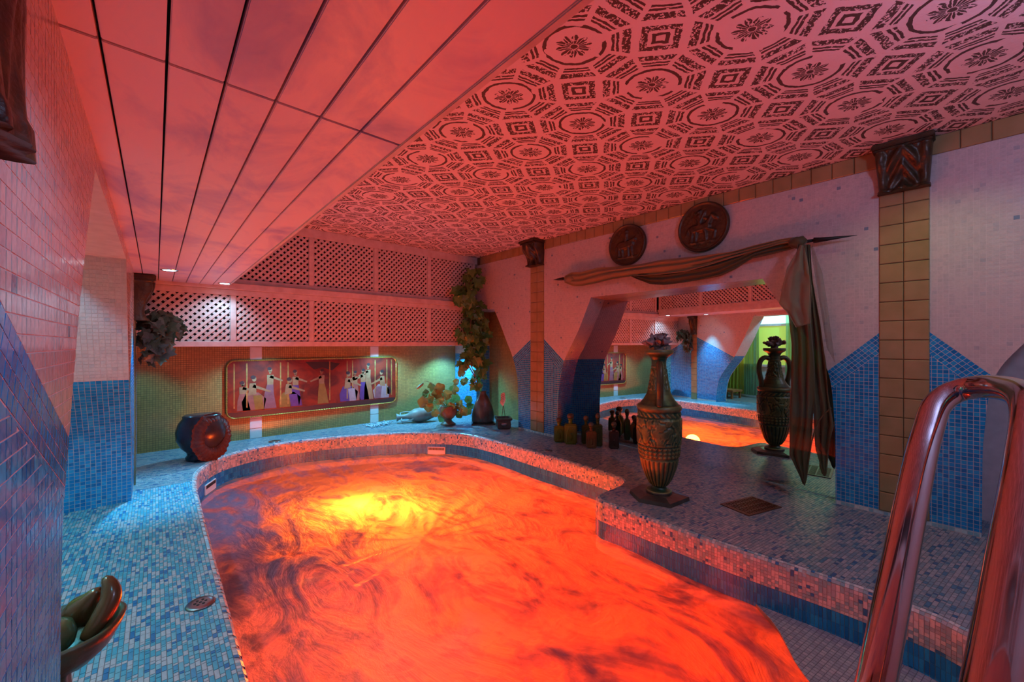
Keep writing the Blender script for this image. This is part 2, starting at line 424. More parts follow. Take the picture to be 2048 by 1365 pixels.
class Mosaic:
    def __init__(s, mat): s.t = []; s.mat = mat
    def region(s, poly, O, U, V, pitch=.0215, gap=.0021, ang=0, pal=None, org=(0, 0), h=.0006, wpitch=None, lens=None, hide=None):
        """tile the plane polygon; lens = random tile lengths along the strips"""
        O, U, V = Vector(O), Vector(U), Vector(V); N = U.cross(V).normalized()
        ca, sa = math.cos(ang), math.sin(ang)
        pr = [((p[0] - org[0]) * ca + (p[1] - org[1]) * sa, -(p[0] - org[0]) * sa + (p[1] - org[1]) * ca) for p in poly]
        if area2(pr) < 0: pr.reverse()
        Ur, Vr = U * ca + V * sa, V * ca - U * sa
        Oo = O + U * org[0] + V * org[1]
        xs = [p[0] for p in pr]; ys = [p[1] for p in pr]
        py = wpitch or pitch
        j0, j1 = math.floor(min(ys) / py), math.ceil(max(ys) / py)
        for j in range(j0, j1):
            strip = clip(pr, min(xs) - 1, max(xs) + 1, j * py, (j + 1) * py)
            if len(strip) < 3: continue
            sx0, sx1 = min(p[0] for p in strip), max(p[0] for p in strip)
            simple = all(len(clip(pr, sx0 - 1, sx1 + 1, yy, yy + 1e-4)) >= 3 for yy in (j * py + 1e-5, (j + 1) * py - 2e-4))
            x = math.floor(sx0 / pitch) * pitch if not lens else sx0 - R.random() * .02
            while x < sx1:
                L = pitch if not lens else R.choice(lens)
                a = (x + gap / 2, x + L - gap / 2, j * py + gap / 2, (j + 1) * py - gap / 2)
                x += L
                full = inside((a[0], a[2]), pr) and inside((a[1], a[3]), pr) and inside((a[0], a[3]), pr) and inside((a[1], a[2]), pr)
                if full: q = [(a[0], a[2]), (a[1], a[2]), (a[1], a[3]), (a[0], a[3])]
                else:
                    q = clip(pr, *a)
                    if len(q) < 3 or len(q) > 7: continue
                    q = [p for i, p in enumerate(q) if abs(p[0] - q[i - 1][0]) + abs(p[1] - q[i - 1][1]) > 2e-4]
                    if len(q) < 3 or abs(area2(q)) < pitch * py * .06: continue
                cx = sum(p[0] for p in q) / len(q); cy = sum(p[1] for p in q) / len(q)
                C = Oo + Ur * cx + Vr * cy
                if hide and hide(C): continue
                ci = R.choices(range(len(pal)), [k[1] for k in pal])[0]
                col = pal[ci][0]; tl = R.randrange(6)
                s.t.append((score(C, N, abs(area2(q))), C, Ur, Vr, N, [(p[0] - cx, p[1] - cy) for p in q], col, tl, h))
    def quad(s, pts, nrm, col, h=.0009):
        """one free tile given by its four corners"""
        C = sum(pts, Vector()) / len(pts)
        Ur = (pts[1] - pts[0]).normalized(); Nn = nrm.normalized(); Vr = Nn.cross(Ur).normalized()
        Ur = Vr.cross(Nn)
        q = [((p - C).dot(Ur), (p - C).dot(Vr)) for p in pts]
        s.t.append((score(C, Nn, abs(area2(q))), C, Ur, Vr, Nn, q, col, R.randrange(6), h))
    @staticmethod
    def local(q, tl, h):
        tx, ty = math.cos(tl * 1.047) * .012, math.sin(tl * 1.047) * .012
        n = len(q)
        V = [(p[0], p[1], 0) for p in q] + [(p[0], p[1], h + p[0] * tx + p[1] * ty) for p in q]
        F = [tuple(range(n, 2 * n))] + [(i, (i + 1) % n, n + (i + 1) % n, n + i) for i in range(n)]
        return V, F
    def build(s, parent, nind=300, name='tile', rest='mosaic'):
        s.t.sort(key=lambda e: -e[0])
        k = nind if len(s.t) <= 3 * nind else nind
        k = min(nind, len(s.t)); cache = {}
        for e in s.t[:k]:
            if e[0] < 20 and nind: k = s.t.index(e); break
            key = (tuple((round(a, 4), round(b, 4)) for a, b in e[5]), e[6], e[7], e[8])
            me = cache.get(key)
            if me is None:
                V, F = s.local(e[5], e[7], e[8])
                me = D.meshes.new(name); me.from_pydata(V, [], F); me.materials.append(s.mat)
                at = me.color_attributes.new('Col', 'FLOAT_COLOR', 'CORNER')
                at.data.foreach_set('color', list(c4(e[6])) * len(me.loops)); cache[key] = me
            o = D.objects.new(name, me); COL.objects.link(o); o.parent = parent
            o.matrix_world = Matrix(((e[2].x, e[3].x, e[4].x, e[1].x), (e[2].y, e[3].y, e[4].y, e[1].y), (e[2].z, e[3].z, e[4].z, e[1].z), (0, 0, 0, 1)))
        V, F, Cc = [], [], []
        for e in s.t[k:]:
            v, f = s.local(e[5], e[7], e[8]); n = len(V)
            C, U, W, Nn = e[1], e[2], e[3], e[4]
            V += [(C.x + U.x * p[0] + W.x * p[1] + Nn.x * p[2], C.y + U.y * p[0] + W.y * p[1] + Nn.y * p[2], C.z + U.z * p[0] + W.z * p[1] + Nn.z * p[2]) for p in v]
            for q in f:
                F.append(tuple(i + n for i in q)); Cc += list(c4(e[6])) * len(q)
        if V:
            me = D.meshes.new(rest); me.from_pydata(V, [], F); me.materials.append(s.mat)
            at = me.color_attributes.new('Col', 'FLOAT_COLOR', 'CORNER'); at.data.foreach_set('color', Cc)
            o = nobj(rest, me, parent); o['kind'] = 'stuff'
BLUE = [((.008, .22, .50), 5), ((.012, .27, .58), 5), ((.006, .17, .42), 3), ((.02, .33, .62), 2)]
WHITE = [((.50, .475, .44), 10), ((.475, .455, .425), 8), ((.45, .435, .41), 5), ((.36, .38, .38), .25), ((.42, .43, .42), .4), ((.16, .24, .30), .10)]
DECK = [((.36, .36, .37), 6), ((.27, .30, .32), 6), ((.16, .26, .30), 3), ((.20, .28, .32), 4), ((.04, .13, .25), 1.4), ((.07, .19, .28), 1.6)]
DECKL = [((.38, .44, .47), 6), ((.06, .34, .45), 5), ((.14, .40, .48), 4), ((.02, .17, .36), 1.6), ((.05, .28, .44), 2)]
RIM = [((.62, .60, .57), 5), ((.38, .44, .46), 5), ((.25, .42, .46), 2.5), ((.04, .18, .36), .8)]
GREY = [((.36, .38, .38), 5), ((.30, .32, .33), 5), ((.42, .42, .41), 3)]
BASEROW = [((.45, .62, .62), 3), ((.22, .45, .50), 3), ((.6, .65, .62), 1)]

def prism(name, poly, mp, depth, mat, parent=None, kind='structure'):
    """polygon in a wall plane (mp(s, t, d) -> point) given a thickness"""
    n = len(poly)
    V = [mp(a, b, 0) for a, b in poly] + [mp(a, b, depth) for a, b in poly]
    bm = bmesh.new(); vs = [bm.verts.new(v) for v in V]
    for a, b, c in tessellate_polygon([[Vector((p[0], p[1], 0)) for p in poly]]):
        bm.faces.new((vs[a], vs[b], vs[c])); bm.faces.new((vs[n + c], vs[n + b], vs[n + a]))
    for i in range(n): bm.faces.new((vs[i], vs[(i + 1) % n], vs[n + (i + 1) % n], vs[n + i]))
    bmesh.ops.recalc_face_normals(bm, faces=bm.faces[:])
    me = D.meshes.new(name); bm.to_mesh(me); bm.free(); me.materials.append(mat)
    o = nobj(name, me, parent)
    if parent is None: o['kind'] = kind
    return o

# ------------------------------------------------------------------ room shell
ZC = 2.13; ZL = 1.50; XR = 3.17; XL = -.114; YB = 4.96; YLAT = 4.25; YN = -1.3
ceiling = box('ceiling', (-.2, 3.75, YN, 4.4, ZC, ZC + .1), M_CEIL); ceiling['kind'] = 'structure'
# right wall with three arches (s = y, t = z)
A3 = [(-.07, 0), (-.072, .30), (-.078, .53), (-.113, .83), (-.235, 1.05), (-.37, 1.27), (-.48, 1.455)]
A2n = [(.52, 0), (.521, .30), (.527, .535), (.56, .83), (.675, 1.05), (.819, 1.27), (.924, 1.455)]
A2f = [(2.40, 1.455), (2.54, 1.165), (2.65, .98), (2.745, .82), (2.80, .62), (2.825, .40), (2.835, 0)]
A1 = [(3.445, 0), (3.450, .40), (3.472, .64), (3.553, .855), (3.65, 1.02), (3.745, 1.19), (3.90, 1.445)]
def dense2(c): return [(p.x, p.y) for p in catmull([(a, b, 0) for a, b in c], .03)]
A3, A2n, A2f, A1 = dense2(A3), dense2(A2n), dense2(A2f), dense2(A1)
def mr(a, b, d):
    if 2.35 < a < 2.86 and b < 1.46: a += d * (.34 - .12 * b)      # the far jamb of the mirror arch is splayed
    return (XR + d, a, b)
wr_poly = [(YN, ZC), (YN, 1.455)] + A3[::-1] + A2n + A2f + A1 + [(4.44, 1.445), (4.44, ZC)]
wall_right = prism('wall_right', wr_poly, mr, .36, M_GROUT)
PN, PF = (.114, .319), (3.030, 3.237)      # pilasters on the right wall
mos = Mosaic(M_TILE)
Or, Ur, Vr = (XR, 0, 0), (0, 1, 0), (0, 0, 1)
# the wall faces -x: use a frame whose normal is -x
def RR(poly, pal, ang=0, org=(0, 0), **k):
    mos.region([(-a, b) for a, b in poly], (XR, 0, 0), (0, -1, 0), (0, 0, 1), pal=pal, ang=ang, org=org, **k)
ZF = 2.03
BW = .122
def interp(curve, z):
    for (a, b), (c, d) in zip(curve, curve[1:]):
        if min(b, d) <= z <= max(b, d): return a + (c - a) * (z - b) / (d - b)
def sub(curve, z0, z1):
    lo, hi = min(z0, z1), max(z0, z1)
    pts = [(interp(curve, lo), lo)] + [p for p in sorted(curve, key=lambda p: p[1]) if lo < p[1] < hi] + [(interp(curve, hi), hi)]
    return pts
def pier(sp, zpk, curve, zend, place, bw=BW, z0=.027):
    """blue zone and chevron band between a pilaster edge sp and an arch curve"""
    ye = interp(curve, zend)
    ang = math.atan2(zend - zpk, ye - sp)
    yl = interp(curve, zend - bw)
    blue = [(sp, z0), (sp, zpk - bw)] + [(yl, zend - bw)] + sub(curve, z0, zend - bw)[::-1][1:]
    place(blue, BLUE)
    band = [(sp, zpk), (ye, zend)] + sub(curve, zend - bw, zend)[::-1][1:] + [(sp, zpk - bw)]
    place(band, BLUE, ang=ang, org=(sp, zpk))
def placeR(poly, pal, ang=0, org=(0, 0)): RR(poly, pal, -ang if ang else 0, (-org[0], org[1]))
pier(PN[0], 1.065, A3, .83, placeR); pier(PN[1], 1.065, A2n, .83, placeR)
pier(PF[0], 1.05, A2f[::-1], .82, placeR); pier(PF[1], 1.05, A1, .84, placeR)
for a, b in ((-.07, .52), (2.835, 3.445)):
    RR([(a, 0.003), (b, 0.003), (b, .025), (a, .025)], BASEROW)
RR([(YN, ZF), (YN, 1.455)] + sub(A3, .83, 1.455)[::-1] + [(PN[0], 1.065), (PN[0], ZF)], WHITE)
RR([(PN[1], ZF), (PN[1], 1.065)] + sub(A2n, .83, 1.455) + sub(A2f[::-1], .82, 1.455)[::-1] + [(PF[0], 1.05), (PF[0], ZF)], WHITE)
RR([(PF[1], ZF), (PF[1], 1.05)] + sub(A1, .84, 1.44) + [(4.24, 1.445), (4.24, ZF)], WHITE)
# reveals of the arches
def reveal(m, curve, mp, nsign, d0, d1, zsplit, step=.0215):
    pts = [Vector((p[0], p[1], 0)) for p in curve]; L = [0]
    for p, q in zip(pts, pts[1:]): L.append(L[-1] + (q - p).length)
    def at(s):
        for i in range(len(L) - 1):
            if s <= L[i + 1]:
                t = (s - L[i]) / max(1e-9, L[i + 1] - L[i]); return pts[i].lerp(pts[i + 1], t)
        return pts[-1]
    nd = max(1, round(abs(d1 - d0) / step)); ns = int(L[-1] / step); g = .0011
    for i in range(ns):
        a, b = at(i * step + g), at((i + 1) * step - g)
        for k in range(nd):
            e0 = d0 + (d1 - d0) * k / nd + g * (1 if d1 > d0 else -1); e1 = d0 + (d1 - d0) * (k + 1) / nd - g * (1 if d1 > d0 else -1)
            q = [Vector(mp(a.x, a.y, e0)), Vector(mp(b.x, b.y, e0)), Vector(mp(b.x, b.y, e1)), Vector(mp(a.x, a.y, e1))]
            n = (q[1] - q[0]).cross(q[3] - q[0]) * nsign
            if nsign < 0: q = [q[0], q[3], q[2], q[1]]
            pal = BLUE if (a.y + b.y) / 2 < zsplit else WHITE
            m.quad(q, n, R.choices([c[0] for c in pal], [c[1] for c in pal])[0])
reveal(mos, A2f[::-1], mr, -1, 0, .345, .82)
reveal(mos, A2n, mr, 1, 0, .2, .83)
reveal(mos, A3, mr, -1, 0, .345, .83)
reveal(mos, [A2n[-1], A2f[0]], mr, 1, 0, .345, 0)
mos.build(wall_right, 300)
# ochre tiles: frieze and pilasters
def ochre(parent, a0, a1, z0, z1, mp, jit=.0012):
    v = [mp(a, b, d) for d in (0, -.006) for a, b in ((a0, z0), (a1, z0), (a1, z1), (a0, z1))]
    b = .004
    v += [mp(a, c, -.009) for a, c in ((a0 + b, z0 + b), (a1 - b, z0 + b), (a1 - b, z1 - b), (a0 + b, z1 - b))]
    f = [(0, 1, 5, 4), (1, 2, 6, 5), (2, 3, 7, 6), (3, 0, 4, 7), (4, 5, 9, 8), (5, 6, 10, 9), (6, 7, 11, 10), (7, 4, 8, 11), (8, 9, 10, 11)]
    return pyd('ochre_tile', v, f, M_BEIGE, parent)
box('tile_bed', (XR - .002, XR + .02, YN, 4.24, ZF, ZC), M_BEIGEG, wall_right)
y = -1.28
while y < 4.14:
    ochre(wall_right, y, y + .104, ZF + .001, ZC - .002, mr); y += .107
for p0, p1 in (PN, PF):
    box('tile_bed', (XR - .002, XR + .02, p0, p1, .026, ZF), M_BEIGEG, wall_right)
    z = .028
    while z < 1.97:
        m_ = (p0 + p1) / 2
        ochre(wall_right, p0 + .001, m_ - .0015, z, min(z + .107, ZF), mr); ochre(wall_right, m_ + .0015, p1 - .001, z, min(z + .107, ZF), mr)
        z += .1105
# niche behind the far arch
box('wall_niche', (3.53, 3.6, 3.2, 5.02, 0, 1.5), M_BROWN)['kind'] = 'structure'
box('wall_niche_end', (3.19, 3.55, 4.45, 4.50, .96, 1.5), M_BROWN)['kind'] = 'structure'
box('ceiling_niche', (3.22, 3.56, 3.2, 4.5, 1.47, 1.50), M_BROWN)['kind'] = 'structure'
# mirror at the back of the middle arch
mirror = prism('mirror', [(.44, .006), (3.02, .006), (3.02, 1.50), (.44, 1.50)],
               lambda a, b, d: (3.27 + .0984 * (a - .53) + d * .995, a - d * .098, b), .006, M_MIRROR, kind='thing')
meta(mirror, 'large frameless mirror filling the back of the middle arch, reflecting the pool', 'mirror')
# recess of the near arch
box('wall_recess', (3.50, 3.56, YN, .0, 0, 1.5), M_GROUT)['kind'] = 'structure'

# left wall (s = y, t = z), faces +x
ml = lambda a, b, d: (XL - d, a, b)
L2n = [(.945, 0), (.95, .35), (.965, .60), (.985, .72), (1.035, .82), (1.13, 1.0), (1.26, 1.20), (1.45, 1.44)]
L2f = [(2.88, 1.44), (3.02, 1.12), (3.12, .92), (3.20, .77), (3.34, .58), (3.45, .40), (3.50, .18), (3.51, 0)]
L2n, L2f = dense2(L2n), dense2(L2f)
wl_poly = [(YN, ZL + .05), (YN, 0)] + L2n + L2f + [(4.42, 0), (4.42, ZL + .05)]
wall_left = prism('wall_left', wl_poly, ml, .30, M_GROUT)
ml_m = Mosaic(M_TILE)
def placeL(poly, pal, ang=0, org=(0, 0)):
    ml_m.region(poly, (XL, 0, 0), (0, 1, 0), (0, 0, 1), pal=pal, ang=ang, org=org)
LN, LF = (.425, .53), (3.87, 3.975)
FARE = [(4.42, 0), (4.42, ZL)]
pier(LN[1], 1.09, L2n, .835, placeL, .093); pier(LF[0], 1.12, L2f[::-1], .78, placeL, .093)
pier(LF[1], 1.12, FARE, .88, placeL, .093)
pier(LN[0], 1.09, [(-.2, 0), (-.2, 1.5)], .80, placeL, .093)
placeL([(YN, 0), (-.2, 0), (-.2, .8), (YN, .8)], BLUE)
placeL([(YN, ZL), (YN, .8), (-.2, .8), (LN[0], 1.09), (LN[0], ZL)], WHITE)
placeL([(LN[1], ZL), (LN[1], 1.09)] + sub(L2n, .835, 1.44) + sub(L2f[::-1], .78, 1.44)[::-1] + [(LF[0], 1.12), (LF[0], ZL)], WHITE)
placeL([(LF[1], ZL), (LF[1], 1.12), (4.42, .88), (4.42, ZL)], WHITE)
reveal(ml_m, L2f[::-1], ml, 1, 0, .29, .79)
ml_m.build(wall_left, 300)
for p0, p1 in (LN, LF):
    box('tile_bed', (XL - .02, XL + .002, p0, p1, .0, ZL), M_BEIGEG, wall_left)
    z = .003
    while z < 1.2:
        ochre(wall_left, p1 - .001, p0 + .001, z, z + .107, ml); z += .1105
# back wall, soffit over the niche, dark void behind the lattice
wb = box('wall_back', (-.7, 3.6, YB, YB + .1, 0, 1.1), M_BROWN); wb['kind'] = 'structure'
so = box('trim_1', (-.5, 3.29, YLAT + .05, YB + .05, .975, 1.0), M_LATT); so['kind'] = 'structure'
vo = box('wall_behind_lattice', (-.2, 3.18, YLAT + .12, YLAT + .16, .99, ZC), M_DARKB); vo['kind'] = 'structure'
for x0 in (.737, 2.02):
    for z0, z1 in ((.003, .105), (.108, .21), (.215, .255), (.835, .965)):
        o = box('white_tile', (x0, x0 + .108, YB - .008, YB, z0, z1), M_WHITE_T, wb, .003)
# small cyan lit pier in the back right corner
wp = box('wall_pier', (3.30, 3.55, 4.44, 4.97, 0, .985), M_GROUT); wp['kind'] = 'structure'
pm = Mosaic(M_TILE)
pm.region([(-4.96, .0), (-4.44, .0), (-4.44, .86), (-4.96, .86)], (3.30, 0, 0), (0, -1, 0), (0, 0, 1), pal=BLUE)
pm.region([(-4.96, .86), (-4.44, .86), (-4.44, .975), (-4.96, .975)], (3.30, 0, 0), (0, -1, 0), (0, 0, 1), pal=WHITE)
pm.region([(3.30, 0), (3.54, 0), (3.54, .97), (3.30, .97)], (0, 4.44, 0), (1, 0, 0), (0, 0, 1), pal=BLUE)
pm.build(wp, 0)
ln = box('wall_left_niche', (-.55, -.48, 4.3, 5.0, 0, 1.0), M_GROUT); ln['kind'] = 'structure'
pm = Mosaic(M_TILE)
pm.region([(4.42, 0), (4.96, 0), (4.96, .97), (4.42, .97)], (-.48, 0, 0), (0, 1, 0), (0, 0, 1), pal=[((.16, .45, .5), 3), ((.4, .6, .6), 2), ((.05, .2, .3), 1)])
pm.build(ln, 0)
wn = box('wall_near', (-1.4, 3.7, YN - .1, YN, -.02, 2.3), M_GROUT); wn['kind'] = 'structure'
# corridor beyond the left arch
cw = box('wall_corridor', (-1.42, -1.36, YN, 4.3, -.02, 2.1), M_GROUT); cw['kind'] = 'structure'
cc = box('ceiling_corridor', (-1.42, XL - .29, YN, 4.3, 2.0, 2.1), M_GROUT); cc['kind'] = 'structure'
ce = box('wall_corridor_end', (-1.42, XL - .29, 4.25, 4.3, 0, 2.1), M_GROUT); ce['kind'] = 'structure'
cu = box('wall_over_arch', (XL - .33, XL - .30, YN, 4.3, 1.45, 2.05), M_GROUT); cu['kind'] = 'structure'

wf = thing('window_1', (-1.355, 3.2, 1.2), None, None); wf['kind'] = 'structure'
def wbox(n_, b, m_):
    v, f = box_data(b[0] + 1.355, b[1] + 1.355, b[2] - 3.2, b[3] - 3.2, b[4] - 1.2, b[5] - 1.2); return pyd(n_, v, f, m_, wf)
for a, b in ((2.2, 2.83), (2.87, 3.50), (3.54, 4.17)): wbox('pane', (-1.352, -1.347, a, b, 1.36, 1.90), M_WIN); wbox('pane', (-1.352, -1.347, a, b, .62, 1.32), M_WINL)
for a in (2.16, 2.83, 3.50, 4.17): wbox('mullion', (-1.355, -1.32, a, a + .04, .58, 1.94), M_LATT)
wbox('frame_rail', (-1.355, -1.32, 2.2, 4.17, .58, .62), M_LATT); wbox('frame_rail', (-1.355, -1.32, 2.2, 4.17, 1.32, 1.36), M_LATT); wbox('frame_rail', (-1.355, -1.32, 2.2, 4.17, 1.90, 1.94), M_LATT)
def hang(name, label, y0, y1, z0, z1, x, mat, nf):
    V, F = [], []; nu, nv = 70, 14
    for i in range(nu + 1):
        for j in range(nv + 1):
            s_ = i / nu; t = j / nv
            V.append((x + .025 * math.sin(s_ * nf * 2 * PI + .8 * math.sin(t * 3)) * (.5 + .5 * t), y0 + (y1 - y0) * s_ + .01 * math.sin(t * 4 + s_ * 9), z1 + (z0 - z1) * t))
    for i in range(nu):
        for j in range(nv): k = i * (nv + 1) + j; F.append((k, k + 1, k + nv + 2, k + nv + 1))
    return meta(pyd(name, V, F, mat, None, True), label, 'curtain')
hang('sheer_curtain', 'yellow green sheer curtain at the corridor window, seen in the mirror', 3.66, 4.22, .05, 1.97, -1.24, M_CURTY, 9)
hang('sheer_curtain', 'green sheer curtain nearer the bright pane of the corridor window, seen in the mirror', 3.36, 3.64, .05, 1.97, -1.20, M_CURTG, 6)
hang('sheer_curtain', 'pale green sheer over the left corridor panes', 2.15, 2.95, .45, 1.97, -1.24, M_CURTG, 9)
rd = pyd('curtain_rail', *tube([(-1.22, 2.0, 1.98), (-1.22, 4.25, 1.98)], .01, 8), M_SPEAR); meta(rd, 'dark curtain rail over the corridor window', 'rail')
st_ = thing('wooden_stool', (-.85, 3.72, 0), 'small orange brown stool in the corridor, seen in the mirror', 'stool')
M_WOOD = basic('orange_wood', (.36, .12, .03), .5)
box('seat', (-.16, .16, -.16, .16, .12, .16), M_WOOD, st_, .004)
for sx in (-.14, .11):
    for sy in (-.14, .11): box('leg', (sx, sx + .03, sy, sy + .03, 0, .12), M_WOOD, st_)

# ------------------------------------------------------------------ lower boarded ceiling
XE = .47
lc = box('ceiling_lower', (XL - .3, XE - .012, YN, YLAT, ZL + .02, ZL + .045), M_DARKB); lc['kind'] = 'structure'
gx = [XL - .01, -.069, .015, .10, .185, .272, .360, XE]
for a, b in zip(gx, gx[1:]):
    for y0, y1 in ((YN, .937), (.943, YLAT - .03)):
        g = .0022
        box('board', (a + g, b - g if b < XE else b, y0, y1, ZL, ZL + .018), M_BOARD, lc, .0015)
box('edge_board', (XE - .012, XE + .004, YN, YLAT - .03, ZL - .004, ZL + .065), M_LATT, lc, .002)
for k, (x, yy) in enumerate(((.07, 3.57), (.43, 4.06))):
    d = thing('downlight', (x, yy, ZL), ('round lit recessed downlight in the boarded ceiling above the blue floor spot' if k == 0 else
              'round lit recessed downlight at the far corner of the boarded ceiling, before the lattice'), 'light')
    V, F = lathe([(.036, -.001), (.040, -.004), (.047, -.004), (.050, 0), (.036, 0)], 24, cap=False); pyd('trim_ring', V, F, M_STEEL, d)
    V, F = lathe([(.001, -.002), (.036, -.002), (.036, .0)], 24, cap=True); pyd('lens', V, F, M_LAMP, d)
for k, (x, yy) in enumerate(((.85, 4.64), (2.10, 4.68), (3.02, 4.68))):
    d = thing('soffit_downlight', (x, yy, .975), ('small lit downlight under the lattice over the left end of the mural',
              'small lit downlight under the lattice over the right end of the mural', 'small lit downlight under the lattice over the blue corner pier')[k], 'light')
    V, F = lathe([(.028, -.001), (.034, -.004), (.038, 0)], 20, cap=False); pyd('trim_ring', V, F, M_STEEL, d)
    V, F = lathe([(.001, -.002), (.028, -.002)], 20, cap=True); pyd('lens', V, F, M_LAMP, d)

# ------------------------------------------------------------------ lattice
def clip_rect(q, x0, x1, y0, y1): return clip(q, x0, x1, y0, y1)
def lattice(name, label, rect, mp, group, hp=.0405, sw=.0213):
    x0, x1, z0, z1 = rect
    root = thing(name, mp((x0 + x1) / 2, z0, 0), label, 'lattice', group)
    base = Vector(root.location); cnt = 0
    for s_, dep in ((1, 0), (-1, .007)):
        L = (x1 - x0) + (z1 - z0); n = int(L * .7071 / hp) + 3
        for k in range(-n, n + 1):
            # direction (1, s)/sqrt2 ; offset along (-s, 1)/sqrt2
            cx, cz = (x0 + x1) / 2, (z0 + z1) / 2
            ox, oz = -s_ * .7071 * k * hp, .7071 * k * hp
            dx, dz = .7071, .7071 * s_; px, pz = -dz * sw / 2, dx * sw / 2
            q = [(cx + ox - dx * 2 - px, cz + oz - dz * 2 - pz), (cx + ox + dx * 2 - px, cz + oz + dz * 2 - pz), (cx + ox + dx * 2 + px, cz + oz + dz * 2 + pz), (cx + ox - dx * 2 + px, cz + oz - dz * 2 + pz)]
            q = clip(q, x0, x1, z0, z1)
            if len(q) < 3 or abs(area2(q)) < 2e-4: continue
            n_ = len(q)
            V = [Vector(mp(a, b, dep)) - base for a, b in q] + [Vector(mp(a, b, dep + .006)) - base for a, b in q]
            F = [tuple(range(n_)), tuple(range(2 * n_ - 1, n_ - 1, -1))] + [(i, n_ + i, n_ + (i + 1) % n_, (i + 1) % n_) for i in range(n_)]
            pyd('slat', V, F, M_LATT, root); cnt += 1
    return root
mb = lambda a, b, d: (a, YLAT + .012 + d, b)
posts = [.51, 1.145, 1.80, 2.46, 3.12]
fr = thing('lattice_frame', (1.5, YLAT, 1.0), None, None); fr['kind'] = 'structure'; fr.name = 'trim_2'
def fbox(name, b):
    v, f = box_data(b[0] - 1.5, b[1] - 1.5, b[2] - YLAT, b[3] - YLAT, b[4] - 1, b[5] - 1)
    o = pyd(name, v, f, M_LATT, fr)
    bm = bmesh.new(); bm.from_mesh(o.data); bmesh.ops.bevel(bm, geom=bm.edges[:], offset=.003, segments=1, affect='EDGES'); bm.to_mesh(o.data); bm.free()
fbox('rail', (XL, XR, YLAT, YLAT + .035, .975, 1.022)); fbox('rail', (XL, XR, YLAT, YLAT + .035, 1.425, 1.475))
fbox('rail', (XL, XR, YLAT - .03, YLAT + .035, 1.475, 1.53)); fbox('rail', (XL, XR, YLAT, YLAT + .035, 1.53, 1.572))
fbox('rail', (XE, XR, YLAT, YLAT + .035, 2.045, ZC))
for x in posts:
    fbox('post', (x - .022, x + .022, YLAT, YLAT + .035, 1.022, 1.425))
    fbox('post', (x - .022, x + .022, YLAT, YLAT + .035, 1.572, 2.045))
edges = [XL] + posts
nm = ['leftmost', 'second from left', 'third from left', 'fourth from left', 'rightmost']
for i in range(5):
    lattice('lattice_panel', 'white diagonal lattice panel, %s in the lower row on the far wall' % nm[i], (edges[i] + (.022 if i else .002), edges[i + 1] - .022, 1.022, 1.425), mb, 'lower lattice panels on the far wall')
for i in range(4):
    lattice('lattice_panel', 'white diagonal lattice panel, %s in the upper row under the patterned ceiling' % ('leftmost', 'second from left', 'third from left', 'rightmost')[i], (edges[i + 1] + .022, edges[i + 2] - .022, 1.572, 2.045), mb, 'upper lattice panels on the far wall')
# fascia over the edge of the lower ceiling, seen in the mirror
ms = lambda a, b, d: (XE - .006 - d, a, b)
bk = box('wall_fascia', (XE - .08, XE - .05, YN, YLAT, ZL + .03, ZC), M_DARKB); bk['kind'] = 'structure'
fr2 = thing('trim_3', (XE, 1.5, ZL), None, None); fr2['kind'] = 'structure'
def gbox(name, b):
    v, f = box_data(b[0] - XE, b[1] - XE, b[2] - 1.5, b[3] - 1.5, b[4] - ZL, b[5] - ZL); pyd(name, v, f, M_LATT, fr2)
gbox('rail', (XE - .035, XE, YN, YLAT, ZL + .06, ZL + .11)); gbox('rail', (XE - .035, XE, YN, YLAT, 2.06, ZC))
py = [-1.28, -.5, .28, 1.06, 1.84, 2.62, 3.40, 4.2]
for a in py: gbox('post', (XE - .035, XE, a - .022, a + .022, ZL + .11, 2.06))
for k, (a, b) in enumerate(zip(py[3:], py[4:])):
    lattice('lattice_panel', 'lattice panel on the boarded ceiling drop, in the mirror %s from the far corner' % ('fourth', 'third', 'second', 'first')[k],
            (a + .022, b - .022, ZL + .11, 2.06), ms, 'lattice panels along the edge of the boarded ceiling')

# ------------------------------------------------------------------ pool outline, deck, rim, water
c1 = catmull([(.21, .10, 0), (.21, .9, 0), (.21, 1.9, 0), (.211, 2.5, 0), (.214, 3.2, 0), (.225, 3.75, 0), (.285, 4.08, 0), (.473, 4.385, 0), (.834, 4.55, 0), (1.262, 4.525, 0),
              (1.761, 4.345, 0), (2.222, 4.06, 0), (2.52, 3.70, 0), (2.61, 3.23, 0), (2.606, 2.71, 0), (2.61, 2.18, 0), (2.60, 1.80, 0), (2.575, 1.68, 0), (2.52, 1.625, 0)], .03)
c2 = catmull([(2.45, 1.612, 0), (2.30, 1.61, 0), (2.20, 1.61, 0), (2.145, 1.585, 0), (2.118, 1.53, 0), (2.112, 1.4, 0), (2.108, 1.1, 0), (2.112, .76, 0), (2.142, .36, 0), (2.138, .1, 0), (2.098, -.01, 0), (2.05, -.14, 0), (1.98, -.32, 0), (1.85, -.45, 0)], .03)
c3 = catmull([(1.7, -.5, 0), (1.0, -.5, 0), (.45, -.45, 0), (.25, -.3, 0), (.21, 0, 0)], .05)
E = c1 + c2 + c3
Exy = [(p.x, p.y) for p in E]
if area2(Exy) > 0: E.reverse(); Exy.reverse()       # now clockwise seen from above
nE = len(E)
def enorm(i):
    d = (E[(i + 1) % nE] - E[i - 1]).normalized(); return Vector((d.y, -d.x, 0))   # into the pool (clockwise travel: right-hand side)
RN = .026
Eo = [(E[i] - enorm(i) * RN) for i in range(nE)]
